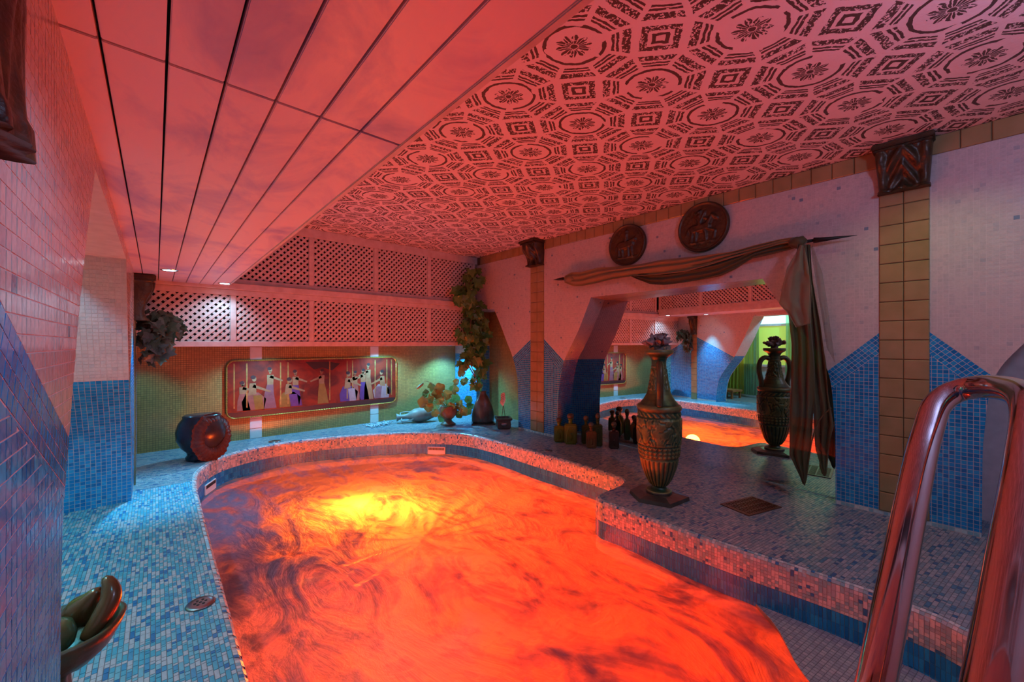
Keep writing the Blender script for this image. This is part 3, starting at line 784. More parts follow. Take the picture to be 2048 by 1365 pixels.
# floor: slab with the pool cut out (two halves joined in one mesh)
def deck_mesh():
    bm = bmesh.new()
    outer = [bm.verts.new(p) for p in ((-1.4, YN, 0), (3.7, YN, 0), (3.7, 5.0, 0), (-1.4, 5.0, 0))]
    inner = [bm.verts.new(p) for p in Eo]
    es = [bm.edges.new((outer[i], outer[(i + 1) % 4])) for i in range(4)] + [bm.edges.new((inner[i], inner[(i + 1) % nE])) for i in range(nE)]
    bmesh.ops.triangle_fill(bm, edges=es, use_beauty=True)
    bad = [f for f in bm.faces if inside((f.calc_center_median().x, f.calc_center_median().y), [(p.x, p.y) for p in Eo])]
    bmesh.ops.delete(bm, geom=bad, context='FACES')
    bmesh.ops.recalc_face_normals(bm, faces=bm.faces[:])
    if bm.faces[0].normal.z < 0: bmesh.ops.reverse_faces(bm, faces=bm.faces[:])
    me = D.meshes.new('floor'); bm.to_mesh(me); bm.free(); me.materials.append(M_GROUTD); return me
floor = nobj('floor', deck_mesh()); floor['kind'] = 'structure'
dk = Mosaic(M_TILEM)
Eop = [(p.x, p.y) for p in Eo]
LENS = [.011, .0145, .02, .026, .026, .034, .045]
def deck_region(poly, ang, pal, wp=.0132):
    dk.region(poly, (0, 0, 0), (1, 0, 0), (0, 1, 0), pitch=.026, gap=.0020, ang=ang, pal=pal, wpitch=wp, lens=LENS, h=.0016)
ys = [(p.x, p.y) for p in Eo if p.x < .6 and .02 < p.y < 3.72]; ys.sort(key=lambda p: p[1])
deck_region([(-.55, .3)] + [(XE_, y_) for XE_, y_ in ys if y_ > .3] + [(.195, 3.72), (-.55, 3.72)], PI / 2, DECKL)
# back and right deck: polygon outside the pool outline
i0 = min(range(nE), key=lambda i: abs(Eo[i].x - .2) + abs(Eo[i].y - 3.72))
seq = []
k = i0
while True:
    seq.append((Eo[k].x, Eo[k].y))
    if Eo[k].y < -.35 and Eo[k].x > 1.6: break
    k = (k + 1) % nE
    if len(seq) > nE: break
YS = 1.0
back = [(-.48, 3.72)] + seq + [(1.9, -.9), (3.55, -.9), (3.55, 4.0), (3.55, 4.96), (-.48, 4.96)]
deck_region(back, -.15, DECK, .0145)
dk.build(floor, 300)
# rim: rounded nose, pale mosaic rows, blue band, then basin below
rim = thing('trim_4', (0, 0, 0), None, None); rim['kind'] = 'structure'; rim.name = 'trim_pool_edge'
prof = [(RN * math.cos(a) - RN, RN * math.sin(a) - RN) for a in [PI / 2 - PI / 2 * k / 3 for k in range(4)]] + [(0, z) for z in (-.13, -.24, -.33)]
V, F = [], []
for i in range(nE):
    n = enorm(i)
    for a, z in prof: V.append(E[i] + n * (a - .001) + Vector((0, 0, z - .0015)))
m_ = len(prof)
for i in range(nE):
    k = (i + 1) % nE
    for j in range(m_ - 1): F.append((i * m_ + j, i * m_ + j + 1, k * m_ + j + 1, k * m_ + j))
pyd('rim_bed', V, F, M_GROUT, rim)
rm = Mosaic(M_TILEM)
arc = [0]
for i in range(nE): arc.append(arc[-1] + (E[(i + 1) % nE] - E[i]).length)
def eat(s):
    s %= arc[-1]
    lo, hi = 0, nE
    while hi - lo > 1:
        md = (lo + hi) // 2
        if arc[md] <= s: lo = md
        else: hi = md
    t = (s - arc[lo]) / (arc[lo + 1] - arc[lo]); k = (lo + 1) % nE
    return E[lo].lerp(E[k], t), enorm(lo).lerp(enorm(k), t).normalized()
def pw(wv):     # arc length down the profile -> (offset, z, normal angle)
    q = RN * PI / 2
    if wv < q:
        a = PI / 2 - wv / RN; return RN * math.cos(a) - RN, RN * math.sin(a) - RN, a
    return 0, -RN - (wv - q), 0
def rtile(s0, s1, w0, w1, col):
    p0, n0 = eat(s0); p1, n1 = eat(s1); pts = []
    for p, n, wv in ((p0, n0, w0), (p0, n0, w1), (p1, n1, w1), (p1, n1, w0)):
        o_, z, a = pw(wv); pts.append(p + n * o_ + Vector((0, 0, z)))
    a = pw((w0 + w1) / 2)[2]; nn = (n0 + n1).normalized() * math.cos(a) + Vector((0, 0, math.sin(a)))
    c = (pts[1] - pts[0]).cross(pts[3] - pts[0])
    if c.dot(nn) < 0: pts.reverse()
    rm.quad(pts, nn, col, .0012)
wlev = RN * PI / 2 + .13 - RN
rp = .0145; ns = int(arc[-1] / rp); rp = arc[-1] / ns; g = .0008
pick = lambda pal: R.choices([c[0] for c in pal], [c[1] for c in pal])[0]
for i in range(ns):
    mid, nn = eat((i + .5) * rp)
    if mid.y < -.2 and mid.x < 1.9: continue
    col = None; wv = .001
    while wv < wlev - .002:
        L = rp if R.random() < .8 or wv + 2 * rp > wlev else 2 * rp
        L = min(L, wlev - wv)
        rtile(i * rp + g, (i + 1) * rp - g, wv + g, wv + L - g, pick(RIM)); wv += L
    for k in range(3):
        rtile(i * rp + g, (i + 1) * rp - g, wlev + .001 + k * .047, wlev + (k + 1) * .047, pick(BLUE))
rm.build(rim, 300)
# basin
V, F = [], []
for i in range(nE):
    n = enorm(i); V += [E[i] + n * 0 + Vector((0, 0, -.325)), E[i] + Vector((0, 0, -1.15))]
for i in range(nE):
    k = (i + 1) % nE; F.append((2 * i, 2 * i + 1, 2 * k + 1, 2 * k))
F.append(tuple(2 * i + 1 for i in range(nE)))
bs = pyd('floor_pool_basin', V, F, M_BASIN); bs['kind'] = 'structure'
# shallow tiled ledge at the near right corner of the pool
led = [(2.135, .665), (2.05, .565), (1.986, .513), (1.90, .46), (1.844, .426), (1.783, .374), (1.72, .28), (1.68, .1), (1.66, -.3), (1.95, -.42), (2.06, -.15), (2.105, -.01), (2.14, .1), (2.143, .36), (2.138, .55)]
ledge = prism('trim_pool_ledge', led, lambda a, b, d: (a, b, -.232 - d), .6, M_GROUTD)
lm = Mosaic(M_TILEM)
lm.region(led, (0, 0, -.232), (1, 0, 0), (0, 1, 0), pitch=.0185, gap=.0022, ang=-.15, pal=GREY, h=.0015)
lm.build(ledge, 300)
# water surface
def vnoise(x, y, s, seed):
    return noise.noise(Vector((x * s + seed, y * s - seed, seed * .37)))
wx = np.arange(.19, 2.66, .016); wy = np.arange(-.5, 4.58, .016)
V, F = [], []; ix = {}
Ew = [(E[i].x - enorm(i).x * .006, E[i].y - enorm(i).y * .006) for i in range(nE)]
for b, yv in enumerate(wy):
    # scanline crossings of the outline
    xs = sorted(Ew[i][0] + (yv - Ew[i][1]) * (Ew[i - 1][0] - Ew[i][0]) / (Ew[i - 1][1] - Ew[i][1]) for i in range(nE) if (Ew[i][1] > yv) != (Ew[i - 1][1] > yv))
    for a, xv in enumerate(wx):
        if not any(xs[k] - .016 <= xv <= xs[k + 1] + .016 for k in range(0, len(xs) - 1, 2)): continue
        dx, dy = xv - 1.3, yv - 2.3; r = math.hypot(dx, dy); th = math.atan2(dy, dx)
        wz = vnoise(xv, yv, 2.1, 3) * .016 + vnoise(r * 1.2, th * 2.6, 2.2, 9) * .016 + vnoise(xv, yv, 7, 5) * .007 + vnoise(xv, yv, 17, 2) * .003
        xq = min(max(xv, 0), 9); ix[(a, b)] = len(V); V.append((xv, yv, -.242 + wz * min(1, .35 + 2.2 * min(abs(xv - .2), abs(2.62 - xv), .5))))
for (a, b), i in ix.items():
    if (a + 1, b) in ix and (a, b + 1) in ix and (a + 1, b + 1) in ix: F.append((i, ix[(a + 1, b)], ix[(a + 1, b + 1)], ix[(a, b + 1)]))
water = pyd('pool_water', V, F, M_WATER, smooth=True)
meta(water, 'churning pool water glowing orange and red from lamps below', 'water', kind='stuff')

# ------------------------------------------------------------------ deck fittings
def drain(x, y, r, label):
    o = thing('drain_cover', (x, y, .001), label, 'drain')
    V, F = lathe([(r * .96, 0), (r, .004), (r * .9, .008), (r * .55, .0085), (.001, .0085)], 28); pyd('cover', V, F, M_STEELD, o, True)
    for k in range(7):
        a = k * PI / 3; rr = r * .36 if k < 6 else 0
        V, F = lathe([(r * .1, .008), (r * .1, .0098), (.0005, .0098)], 10); V = [(p[0] + rr * math.cos(a), p[1] + rr * math.sin(a), p[2]) for p in V]
        pyd('hole', V, F, M_DARKB, o)
drain(.128, 1.938, .047, 'round steel drain cover in the blue tiled deck near the fruit bowl')
drain(.905, 4.524 + .13, .055, 'round steel drain cover on the far deck below the mural')
drain(2.73, 2.56, .04, 'round dark drain cover on the right deck near the green bottles')
g0 = thing('floor_grate', (2.73, .86, .001), 'rusty brown rectangular drain grate in the right deck beside the big vase', 'grate', rz=-.30)
pyd('grate_frame', *merge([box_data(-.15, .15, -.095, -.08, 0, .006), box_data(-.15, .15, .08, .095, 0, .006), box_data(-.15, -.135, -.08, .08, 0, .006), box_data(.135, .15, -.08, .08, 0, .006)]), M_BROWNG, g0)
box('pit', (-.135, .135, -.08, .08, .0005, .0015), M_DARKB, g0)
for k in range(13):
    box('bar', (-.13 + k * .0205, -.12 + k * .0205, -.08, .08, .0015, .005), M_BROWNG, g0)
for k in range(3): box('cross_bar', (-.135, .135, -.055 + k * .05, -.047 + k * .05, .002, .0055), M_BROWNG, g0)
def inlet(s, label, w_=.15):
    best = min(range(nE), key=lambda i: (E[i] - Vector(s)).length)
    n = enorm(best); o = thing('skimmer_grille', E[best] + Vector((0, 0, -.245)) + n * .003, label, 'grille', rz=math.atan2(n.y, n.x))
    box('plate', (0, .010, -w_, w_, 0, .085), M_PLAST, o, .002)
    for k in range(18):
        yy = -w_ + .014 + k * (2 * w_ - .028) / 17
        box('slot', (.0101, .0115, yy - .003, yy + .003, .05, .078), M_DARKB, o)
inlet((.335, 4.19, 0), 'white slotted skimmer grille at the left bend of the pool wall', .095)
inlet((2.36, 3.93, 0), 'white slotted skimmer grille at the far bend of the pool wall', .10)

# ------------------------------------------------------------------ consoles (carved brackets)
def console(loc, label, face, w_, h, dtop, dbot, mat, group=None):
    """carved S-scroll bracket; face = rotation about z, x points out of the wall"""
    o = thing('wall_bracket', loc, label, 'bracket', group, rz=face)
    NU, NV = 30, 36; V, F = [], []
    for j in range(NV + 1):
        t = j / NV; z = -h * .14 - h * .86 * t
        d = dbot + (dtop - dbot) * (1 - t) ** 1.6 + .12 * dtop * math.sin(t * PI * 2.2)
        hw = w_ / 2 * (.93 - .12 * t)
        if t > .93: d += dtop * .12; hw *= 1.06
        for i in range(NU + 1):
            s = -1 + 2 * i / NU
            leaf = max(0, 1 - abs(s) / (.62 - .2 * abs(t - .5))) ** .5
            rib = .012 * math.cos((abs(s) * 7 - t * 9) * 1.6) * (1 if abs(s) < .6 else .2)
            vol = .016 * math.cos(s * PI * 2.5) * (1 if abs(s) > .6 else 0)
            x = d * (.80 + .20 * leaf) + (rib + vol) * (dtop / .13) - (.25 * d if abs(s) > .97 else 0)
            V.append((max(.004, x), s * hw, z))
    n1 = NU + 1
    for j in range(NV):
        for i in range(NU): F.append((j * n1 + i, (j + 1) * n1 + i, (j + 1) * n1 + i + 1, j * n1 + i + 1))
    nb = len(V)
    for j in range(NV + 1):
        for i in (0, NU): V.append((0, V[j * n1 + i][1], V[j * n1 + i][2]))
    for j in range(NV):
        F.append((j * n1, nb + 2 * j, nb + 2 * j + 2, (j + 1) * n1)); F.append((j * n1 + NU, (j + 1) * n1 + NU, nb + 2 * j + 3, nb + 2 * j + 1))
    F.append(tuple(NV * n1 + i for i in range(n1)) + (nb + 2 * NV + 1, nb + 2 * NV)); F.append(tuple(range(NU, -1, -1)) + (nb, nb + 1))
    pyd('scroll', V, F, mat, o, True)
    box('abacus', (0, dtop * 1.12, -w_ / 2, w_ / 2, -h * .10, 0), mat, o, .004)
    box('necking', (0, dtop * 1.0, -w_ * .47, w_ * .47, -h * .145, -h * .10), mat, o, .004)
    return o
console((XR, .216, ZC - .003), 'dark bronze carved scroll bracket atop the near ochre pilaster', PI, .25, .265, .11, .055, M_IRON)
console((XR, 3.133, ZC - .003), 'dark bronze carved scroll bracket atop the far ochre pilaster', PI, .245, .27, .16, .075, M_IRON)
console((XL, 3.92, ZL - .005), 'dark carved bracket on the left wall above grey ivy', 0, .13, .33, .105, .055, M_IRON)
console((XL, .53, ZL - .002), 'blurred dark carved bracket close to the camera at top left', 0,   .12, .33, .026, .030, M_IRON)

# ------------------------------------------------------------------ medallions
def sdf_cap(px, py, a, b, ra, rb):
    ax, ay = a; bx, by = b; dx, dy = bx - ax, by - ay; L = dx * dx + dy * dy + 1e-9
    t = max(0, min(1, ((px - ax) * dx + (py - ay) * dy) / L))
    return math.hypot(px - ax - dx * t, py - ay - dy * t) - (ra + (rb - ra) * t)
HORSE = [((-.35, -.05), (.18, 0), .17, .15), ((.18, .05), (.38, .38), .11, .07), ((.38, .40), (.56, .26), .07, .045), ((-.36, -.1), (-.46, -.55), .07, .03), ((-.22, -.12), (-.28, -.55), .06, .03),
         ((.2, -.1), (.5, -.22), .06, .035), ((.5, -.22), (.44, -.5), .035, .025), ((.12, -.12), (.16, -.55), .06, .03), ((-.5, .02), (-.68, -.32), .05, .02)]
RIDER = [((-.08, .1), (-.12, .45), .09, .085), ((-.12, .6), (-.11, .62), .075, .07), ((-.08, .42), (.18, .3), .04, .03), ((-.06, .1), (.1, -.22), .06, .035)]
WINGS = [((-.1, .15), (-.3, .62), .08, .03), ((-.1, .15), (-.05, .68), .07, .03), ((-.1, .12), (.12, .62), .07, .03)]
BULL = [((-.3, -.02), (.22, .02), .2, .18), ((.25, .1), (.46, .2), .12, .09), ((.48, .28), (.62, .42), .03, .01), ((-.4, -.15), (-.42, -.58), .07, .04), ((-.25, -.15), (-.2, -.58), .06, .035), ((.12, -.15), (.1, -.58), .06, .035), ((.26, -.12), (.32, -.55), .06, .035), ((-.48, .1), (-.6, -.2), .03, .02), ((-.02, .2), (.0, .5), .08, .07), ((.0, .62), (.01, .64), .07, .07)]
def medallion(y, z, r, label, shapes, spirals):
    o = thing('wall_medallion', (XR - .0045, y, z), label, 'medallion')
    nr, na = 34, 96; V = [(-.03, 0, 0)]; F = []
    def hgt(px, py, q):
        h = .022
        if q > .9: h += .012 * math.sin((q - .9) / .1 * PI)
        elif q < .84:
            for a, b, ra, rb in shapes:
                d = sdf_cap(px, py, a, b, ra, rb)
                h = max(h, .022 + .020 * max(0, min(1, -d / .07 + .2)) ** .6)
            if spirals and py < -.55:
                for cx in (-.22, .22):
                    rr = math.hypot(px - cx, py + .7); tt = math.atan2(py + .7, px - cx)
                    if rr < .14: h += .008 * (math.cos(rr * 95 - tt) > .2)
            if abs(py + .6) < .02: h += .007
            h += .003 * noise.noise(Vector((px * 9, py * 9, 3)))
        return h
    for j in range(1, nr + 1):
        q = j / nr
        for i in range(na):
            a = 2 * PI * i / na; px, py_ = q * math.cos(a), q * math.sin(a)
            V.append((-hgt(-px, py_, q), px * r, py_ * r))
    V[0] = (-hgt(0, 0, 0), 0, 0)
    for i in range(na): F.append((0, 1 + (i + 1) % na, 1 + i))
    for j in range(nr - 1):
        for i in range(na):
            k = (i + 1) % na; F.append((1 + j * na + i, 1 + j * na + k, 1 + (j + 1) * na + k, 1 + (j + 1) * na + i))
    nb = len(V)
    for i in range(na):
        a = 2 * PI * i / na; V.append((0, r * math.cos(a), r * math.sin(a)))
    for i in range(na):
        k = (i + 1) % na; F.append((1 + (nr - 1) * na + i, 1 + (nr - 1) * na + k, nb + k, nb + i))
    pyd('relief_disc', V, F, M_IRON, o, True)
medallion(1.99, 1.885, .185, 'dark bronze relief roundel showing a standing beast, nearer the far pilaster', BULL, False)
medallion(1.325, 1.90, .192, 'dark bronze relief roundel showing a winged rider, nearer the near pilaster', HORSE + RIDER + WINGS, True)

# ------------------------------------------------------------------ swag and cascade
rod = pyd('curtain_spear', *merge([tube([(3.11, .62, 1.655), (3.11, 2.72, 1.665)], .010, 10), tube([(3.11, .62, 1.655), (3.11, .585, 1.652), (3.11, .41, 1.645)], [.018, .015, .001], 8), tube([(3.11, 2.70, 1.665), (3.11, 2.76, 1.667), (3.11, 2.84, 1.67)], [.016, .013, .001], 8)]), M_SPEAR, smooth=True)
for yy in (.75, 2.6):
    pyd('bracket_hook', *tube([(3.11, yy, 1.655), (3.14, yy, 1.655), (XR, yy, 1.655)], .006, 8), M_SPEAR, rod)
meta(rod, 'black spear shaped curtain rod above the mirror arch', 'rod')
def cpx(x, y): return (1100 + x / 3.15, 380 + y / 3.15)
def lerpl(pts, t):
    s = t * (len(pts) - 1); i = min(int(s), len(pts) - 2); f = s - i
    return tuple(pts[i][k] * (1 - f) + pts[i + 1][k] * f for k in range(2))
def resample(pts, n):
    L = [0]
    for a, b in zip(pts, pts[1:]): L.append(L[-1] + math.hypot(b[0] - a[0], b[1] - a[1]))
    out = []
    for k in range(n):
        s = L[-1] * k / (n - 1); i = 0
        while i < len(L) - 2 and L[i + 1] < s: i += 1
        t = (s - L[i]) / max(1e-9, L[i + 1] - L[i]); out.append((pts[i][0] + (pts[i + 1][0] - pts[i][0]) * t, pts[i][1] + (pts[i + 1][1] - pts[i][1]) * t))
    return out
def drape(name, A, B, Xp, mat, parent, folds=5, amp=.018, nu=60, nv=26, px=None, skew=0., xo=0):
    """cloth between two edge lines A and B (lists of pixel points on the plane x = Xp)"""
    px = px or (lambda x, y: (x, y))
    A = resample([px(*p) for p in A], nu); B = resample([px(*p) for p in B], nu); V, F = [], []
    for i in range(nu):
        for j in range(nv):
            t = j / (nv - 1)
            u = A[i][0] * (1 - t) + B[i][0] * t; v = A[i][1] * (1 - t) + B[i][1] * t
            p = P(u, v, X=Xp)
            s = i / (nu - 1)
            f = math.sin(t * folds * 2 * PI + skew * s * 9 + noise.noise(Vector((s * 5, t * 3, xo))) * 2.4)
            p.x += amp * f * min(1, 4 * s + .5, 4 * (1 - s) + .3) - amp
            V.append(p)
    for i in range(nu - 1):
        for j in range(nv - 1): F.append((i * nv + j, i * nv + j + 1, (i + 1) * nv + j + 1, (i + 1) * nv + j))
    o = pyd(name, V, F, mat, parent, True)
    mod = o.modifiers.new('thickness', 'SOLIDIFY'); mod.thickness = .002
    return o
sw = thing('swag_curtain', (3.05, 1.6, 1.6), 'rust brown voile swag draped along the spear rod above the mirror arch', 'curtain')
def reparent(o, par):
    o.parent = par; par_inv = Matrix.Translation(par.location).inverted(); o.data.transform(par_inv)
top = [(95, 545), (140, 522), (200, 520), (300, 492), (450, 482), (560, 470), (700, 440), (850, 425), (1000, 410), (1150, 390), (1300, 350), (1450, 314), (1540, 300)]
bot = [(95, 585), (150, 608), (200, 608), (300, 590), (400, 565), (520, 545), (700, 535), (850, 520), (1000, 480), (1150, 430), (1300, 388), (1450, 345), (1540, 330)]
botd = [(480, 530), (560, 565), (640, 595), (720, 600), (800, 592), (950, 572), (1080, 545), (1180, 500), (1280, 435), (1400, 408), (1480, 388), (1540, 372)]
topd = [(480, 505), (560, 500), (640, 500), (720, 490), (800, 480), (950, 455), (1080, 425), (1180, 400), (1280, 370), (1400, 335), (1480, 318), (1540, 305)]
reparent(drape('upper_fold', top, bot, 3.085, M_SWAG, None, 2.5, .012, 90, 20, cpx, .5, 1), sw)
o = drape('lower_fold', topd, botd, 3.10, M_SWAGD, None, 3.5, .012, 80, 24, cpx, .5, 4); reparent(o, sw); o['label'] = 'darker brown lower sweep of the swag'
V, F = lathe([(.004, -.05), (.03, -.035), (.038, 0), (.03, .032), (.006, .05)], 14, lambda a, z, r: .006 * math.sin(a * 3 + z * 70)); 
kn = pyd('knot', [Vector(p) for p in V], F, M_SWAGD, sw, True); kn.location = P(1595, 485, X=3.06) - sw.location; kn.rotation_euler = (PI / 2, 0, 0)
kn = pyd('knot', [Vector(p) for p in V], F, M_SWAG, sw, True); kn.location = P(1140, 558, X=3.08) - sw.location; kn.rotation_euler = (PI / 2, 0, 0)
def dpx(x, y): return (1540 + x / 2.625, 460 + y / 2.625)
cas = thing('cascade_curtain', (3.05, .72, 1.62), 'dark brown voile tail hanging from the rod to pointed ends before the mirror', 'curtain')
def vdrape(name, Lf, Rt, Xp, mat, folds, amp, xo, parent, nu=22, nv=60):
    """hanging cloth: left and right outlines from top to hem, with a hem cut by the outlines' own lengths"""
    return drape(name, Lf, Rt, Xp, mat, parent, folds, amp, nv, nu, dpx, .35, xo)
L_ = [(150, 75), (120, 250), (95, 420), (115, 600), (110, 850), (105, 1180), (150, 1270), (182, 1335)]
R_ = [(190, 80), (205, 300), (215, 500), (232, 700), (236, 900), (225, 1050), (208, 1180), (186, 1340)]
reparent(vdrape('tail', L_, R_, 3.02, M_SWAGD, 3, .014, 2, None), cas)
L_ = [(185, 80), (200, 300), (200, 500), (215, 700), (225, 900), (232, 1020), (245, 1150), (285, 1290)]
R_ = [(215, 80), (228, 270), (270, 500), (298, 700), (310, 860), (325, 960), (335, 1020), (292, 1292)]
reparent(vdrape('tail', L_, R_, 3.06, M_SWAGD, 2.5, .014, 6, None), cas)
L_ = [(160, 80), (90, 200), (65, 300), (50, 388), (90, 430), (138, 512)]
R_ = [(180, 85), (205, 180), (218, 290), (214, 380), (212, 440), (210, 492)]
o = vdrape('sheer_overlay', L_, R_, 2.97, M_SHEER, 1.5, .010, 3, None); reparent(o, cas); o['label'] = 'pale gauzy piece over the top of the tail'
hem = [P(*dpx(*p), X=2.955) for p in [(50, 388), (90, 430), (138, 512), (175, 500), (210, 492), (214, 380), (218, 290)]]
o = pyd('hem', *tube(hem, .0022, 6), M_SHEER, None); reparent(o, cas)
hem = [P(*dpx(*p), X=3.005) for p in [(105, 1180), (150, 1265), (182, 1335), (208, 1180), (225, 1090), (260, 1000), (320, 935)]]
o = pyd('hem', *tube(catmull(hem, .02), .004, 6), M_SWAGD, None); reparent(o, cas)
hem = [P(*dpx(*p), X=3.045) for p in [(240, 1100), (300, 1040), (338, 1010), (310, 1110), (292, 1290), (262, 1240), (270, 1170), (240, 1130)]]
o = pyd('hem', *tube(catmull(hem, .02), .0035, 6), M_SWAGD, None); reparent(o, cas)
L_ = [(215, 90), (240, 260), (270, 430), (300, 620)]; R_ = [(225, 85), (275, 230), (310, 450), (342, 700)]
o = vdrape('grey_sheer', L_, R_, 3.10, M_SHEERG, 1, .006, 8, None); reparent(o, cas)

# ------------------------------------------------------------------ big vase with coral
VX, VY = 2.45, 1.31
vz = thing('floor_vase', (VX, VY, 0), 'tall green and gold relief amphora with fluted foot on a dark plinth', 'vase')
prof = [(.050, .050), (.076, .040), (.078, .052), (.050, .062), (.042, .075), (.058, .092), (.078, .125), (.092, .161), (.107, .205), (.117, .251), (.120, .262), (.117, .268), (.124, .30), (.127, .341), (.131, .346), (.127, .352),
        (.130, .40), (.131, .45), (.131, .52), (.134, .526), (.130, .532), (.129, .565), (.137, .578), (.140, .590), (.134, .603), (.118, .612), (.096, .640), (.076, .675), (.062, .72), (.053, .77), (.048, .815), (.045, .845), (.049, .850), (.045, .856), (.046, .895), (.056, .915), (.086, .935), (.090, .945), (.088, .961), (.060, .961), (.045, .94)]
P2 = []
for (a, b), (c, d) in zip(prof, prof[1:]):
    n = max(1, int(math.hypot(c - a, d - b) / .005))
    for k in range(n): P2.append((a + (c - a) * k / n, b + (d - b) * k / n))
P2.append(prof[-1])
def vrel(a, z, r):
    if .085 < z < .258: return .009 * (abs(math.sin(a * 12)) ** .6) - .006
    if .268 < z < .342: return .006 * (math.sin(a * 14 + z * 120) * math.sin(a * 14 - z * 120) > .1)
    if .355 < z < .525:
        q = abs(noise.noise(Vector((math.cos(a) * 3.2, math.sin(a) * 3.2, z * 15)))) + .4 * abs(noise.noise(Vector((math.cos(a) * 9, math.sin(a) * 9, z * 40))))
        return .0095 * (1 if q > .22 else q / .22)
    if .532 < z < .565: return .005 * (math.sin(a * 22 + z * 160) > 0)
    if .70 < z < .84 and abs((a * 1.0) % 1.05) < .9: return .005 * (noise.noise(Vector((math.cos(a) * 5, math.sin(a) * 5, z * 50))) > 0)
    return 0
def vase_mat():
    m = NT('verdigris_gold_relief')
    g_ = m.n('ShaderNodeNewGeometry'); pt = m.ma('MULTIPLY_ADD', g_.outputs['Pointiness'], 14, -6.9, clamp=True)
    f = m.ma('ADD', m.ma('MULTIPLY', pt, .8), m.ma('MULTIPLY_ADD', m.noise(7, 4), 2.2, -1.05, clamp=True), clamp=True)
    m.put(m.b.inputs['Base Color'], m.mix(f, (.004, .050, .026, 1), (.24, .27, .09, 1)))
    m.b.inputs['Roughness'].default_value = .38; m.b.inputs['Metallic'].default_value = .15
    m.bump(m.noise(70, 4), .35, .003); return m.m
M_VASE = vase_mat()
V, F = lathe(P2, 200, vrel, True); pyd('body', V, F, M_VASE, vz, True)
az = math.atan2(-VY, -VX)
for k in (0, PI):
    pts = [(.047, .862), (.085, .875), (.125, .845), (.140, .78), (.132, .71), (.118, .655), (.120, .605)]
    pts = [Vector((r * math.cos(az + k + .05), r * math.sin(az + k + .05), z)) for r, z in pts]
    o = pyd('handle', *tube(catmull(pts, .012), .021, 10), M_BRONZE, vz, True)
pl = [(.185 * math.cos(a), .185 * math.sin(a)) for a in (.35, 1.15, 2.05, 2.95, 4.0, 5.2)]
V = [(x, y, 0) for x, y in pl] + [(x * .97, y * .97, .024) for x, y in pl] + [(x * .6, y * .6, .036) for x, y in pl]
F = [tuple(range(5, -1, -1))] + [(i, (i + 1) % 6, 6 + (i + 1) % 6, 6 + i) for i in range(6)] + [(6 + i, 6 + (i + 1) % 6, 12 + (i + 1) % 6, 12 + i) for i in range(6)] + [tuple(range(12, 18))]
o = pyd('plinth', V, F, M_JAR, vz); o['label'] = 'flat dark angular plinth'
V, F = lathe([(.078, .03), (.080, .045), (.070, .055), (.05, .06)], 32); pyd('foot_ring', V, F, M_JAR, vz, True)
# coral lump on the mouth
def lumpy(n, rx, ry, rz, amp, sc_, seed, holes=0):
    bm = bmesh.new(); bmesh.ops.create_icosphere(bm, subdivisions=n, radius=1)
    for v in bm.verts:
        d = v.co.copy(); q = noise.noise(d * sc_ + Vector((seed, 0, 0))) + .5 * noise.noise(d * sc_ * 2.3 + Vector((0, seed, 0)))
        q2 = abs(noise.noise(d * sc_ * 1.6 + Vector((seed, seed, 1))))
        k = 1 + amp * q - holes * max(0, .25 - q2) * 2
        v.co = Vector((d.x * rx * k, d.y * ry * k, d.z * rz * k))
    V = [v.co.copy() for v in bm.verts]; F = [tuple(v.index for v in f.verts) for f in bm.faces]; bm.free(); return V, F
cr = thing('coral', (VX, VY, .955), 'rough grey brown coral lump sitting on the mouth of the tall vase', 'coral')
rc = random.Random(21); pp = []
for k in range(34):
    a = rc.uniform(0, 2 * PI); el = rc.uniform(-.1, 1.3); L1 = rc.uniform(.05, .085)
    d = Vector((math.cos(a) * math.cos(el) * 1.15, math.sin(a) * math.cos(el), .25 + .75 * math.sin(el)))
    p0 = Vector((0, 0, .03)); p1 = p0 + d * L1 * .6; p2 = p1 + (d + Vector((rc.gauss(0, .5), rc.gauss(0, .5), rc.gauss(0, .3)))).normalized() * L1 * .45; p3 = p2 + Vector((rc.gauss(0, .02), rc.gauss(0, .02), rc.uniform(-.012, .016)))
    w0 = rc.uniform(.012, .02); pp.append(tube([p0, p1, p2, p3], [w0, w0 * .8, w0 * rc.uniform(.7, 1.1), w0 * .3], 7))
pp.append(tube([(0, 0, -.03), (0, 0, .03), (0, 0, .07)], [.028, .03, .045], 12))
pyd('lump', *merge(pp), M_CORAL, cr, False)

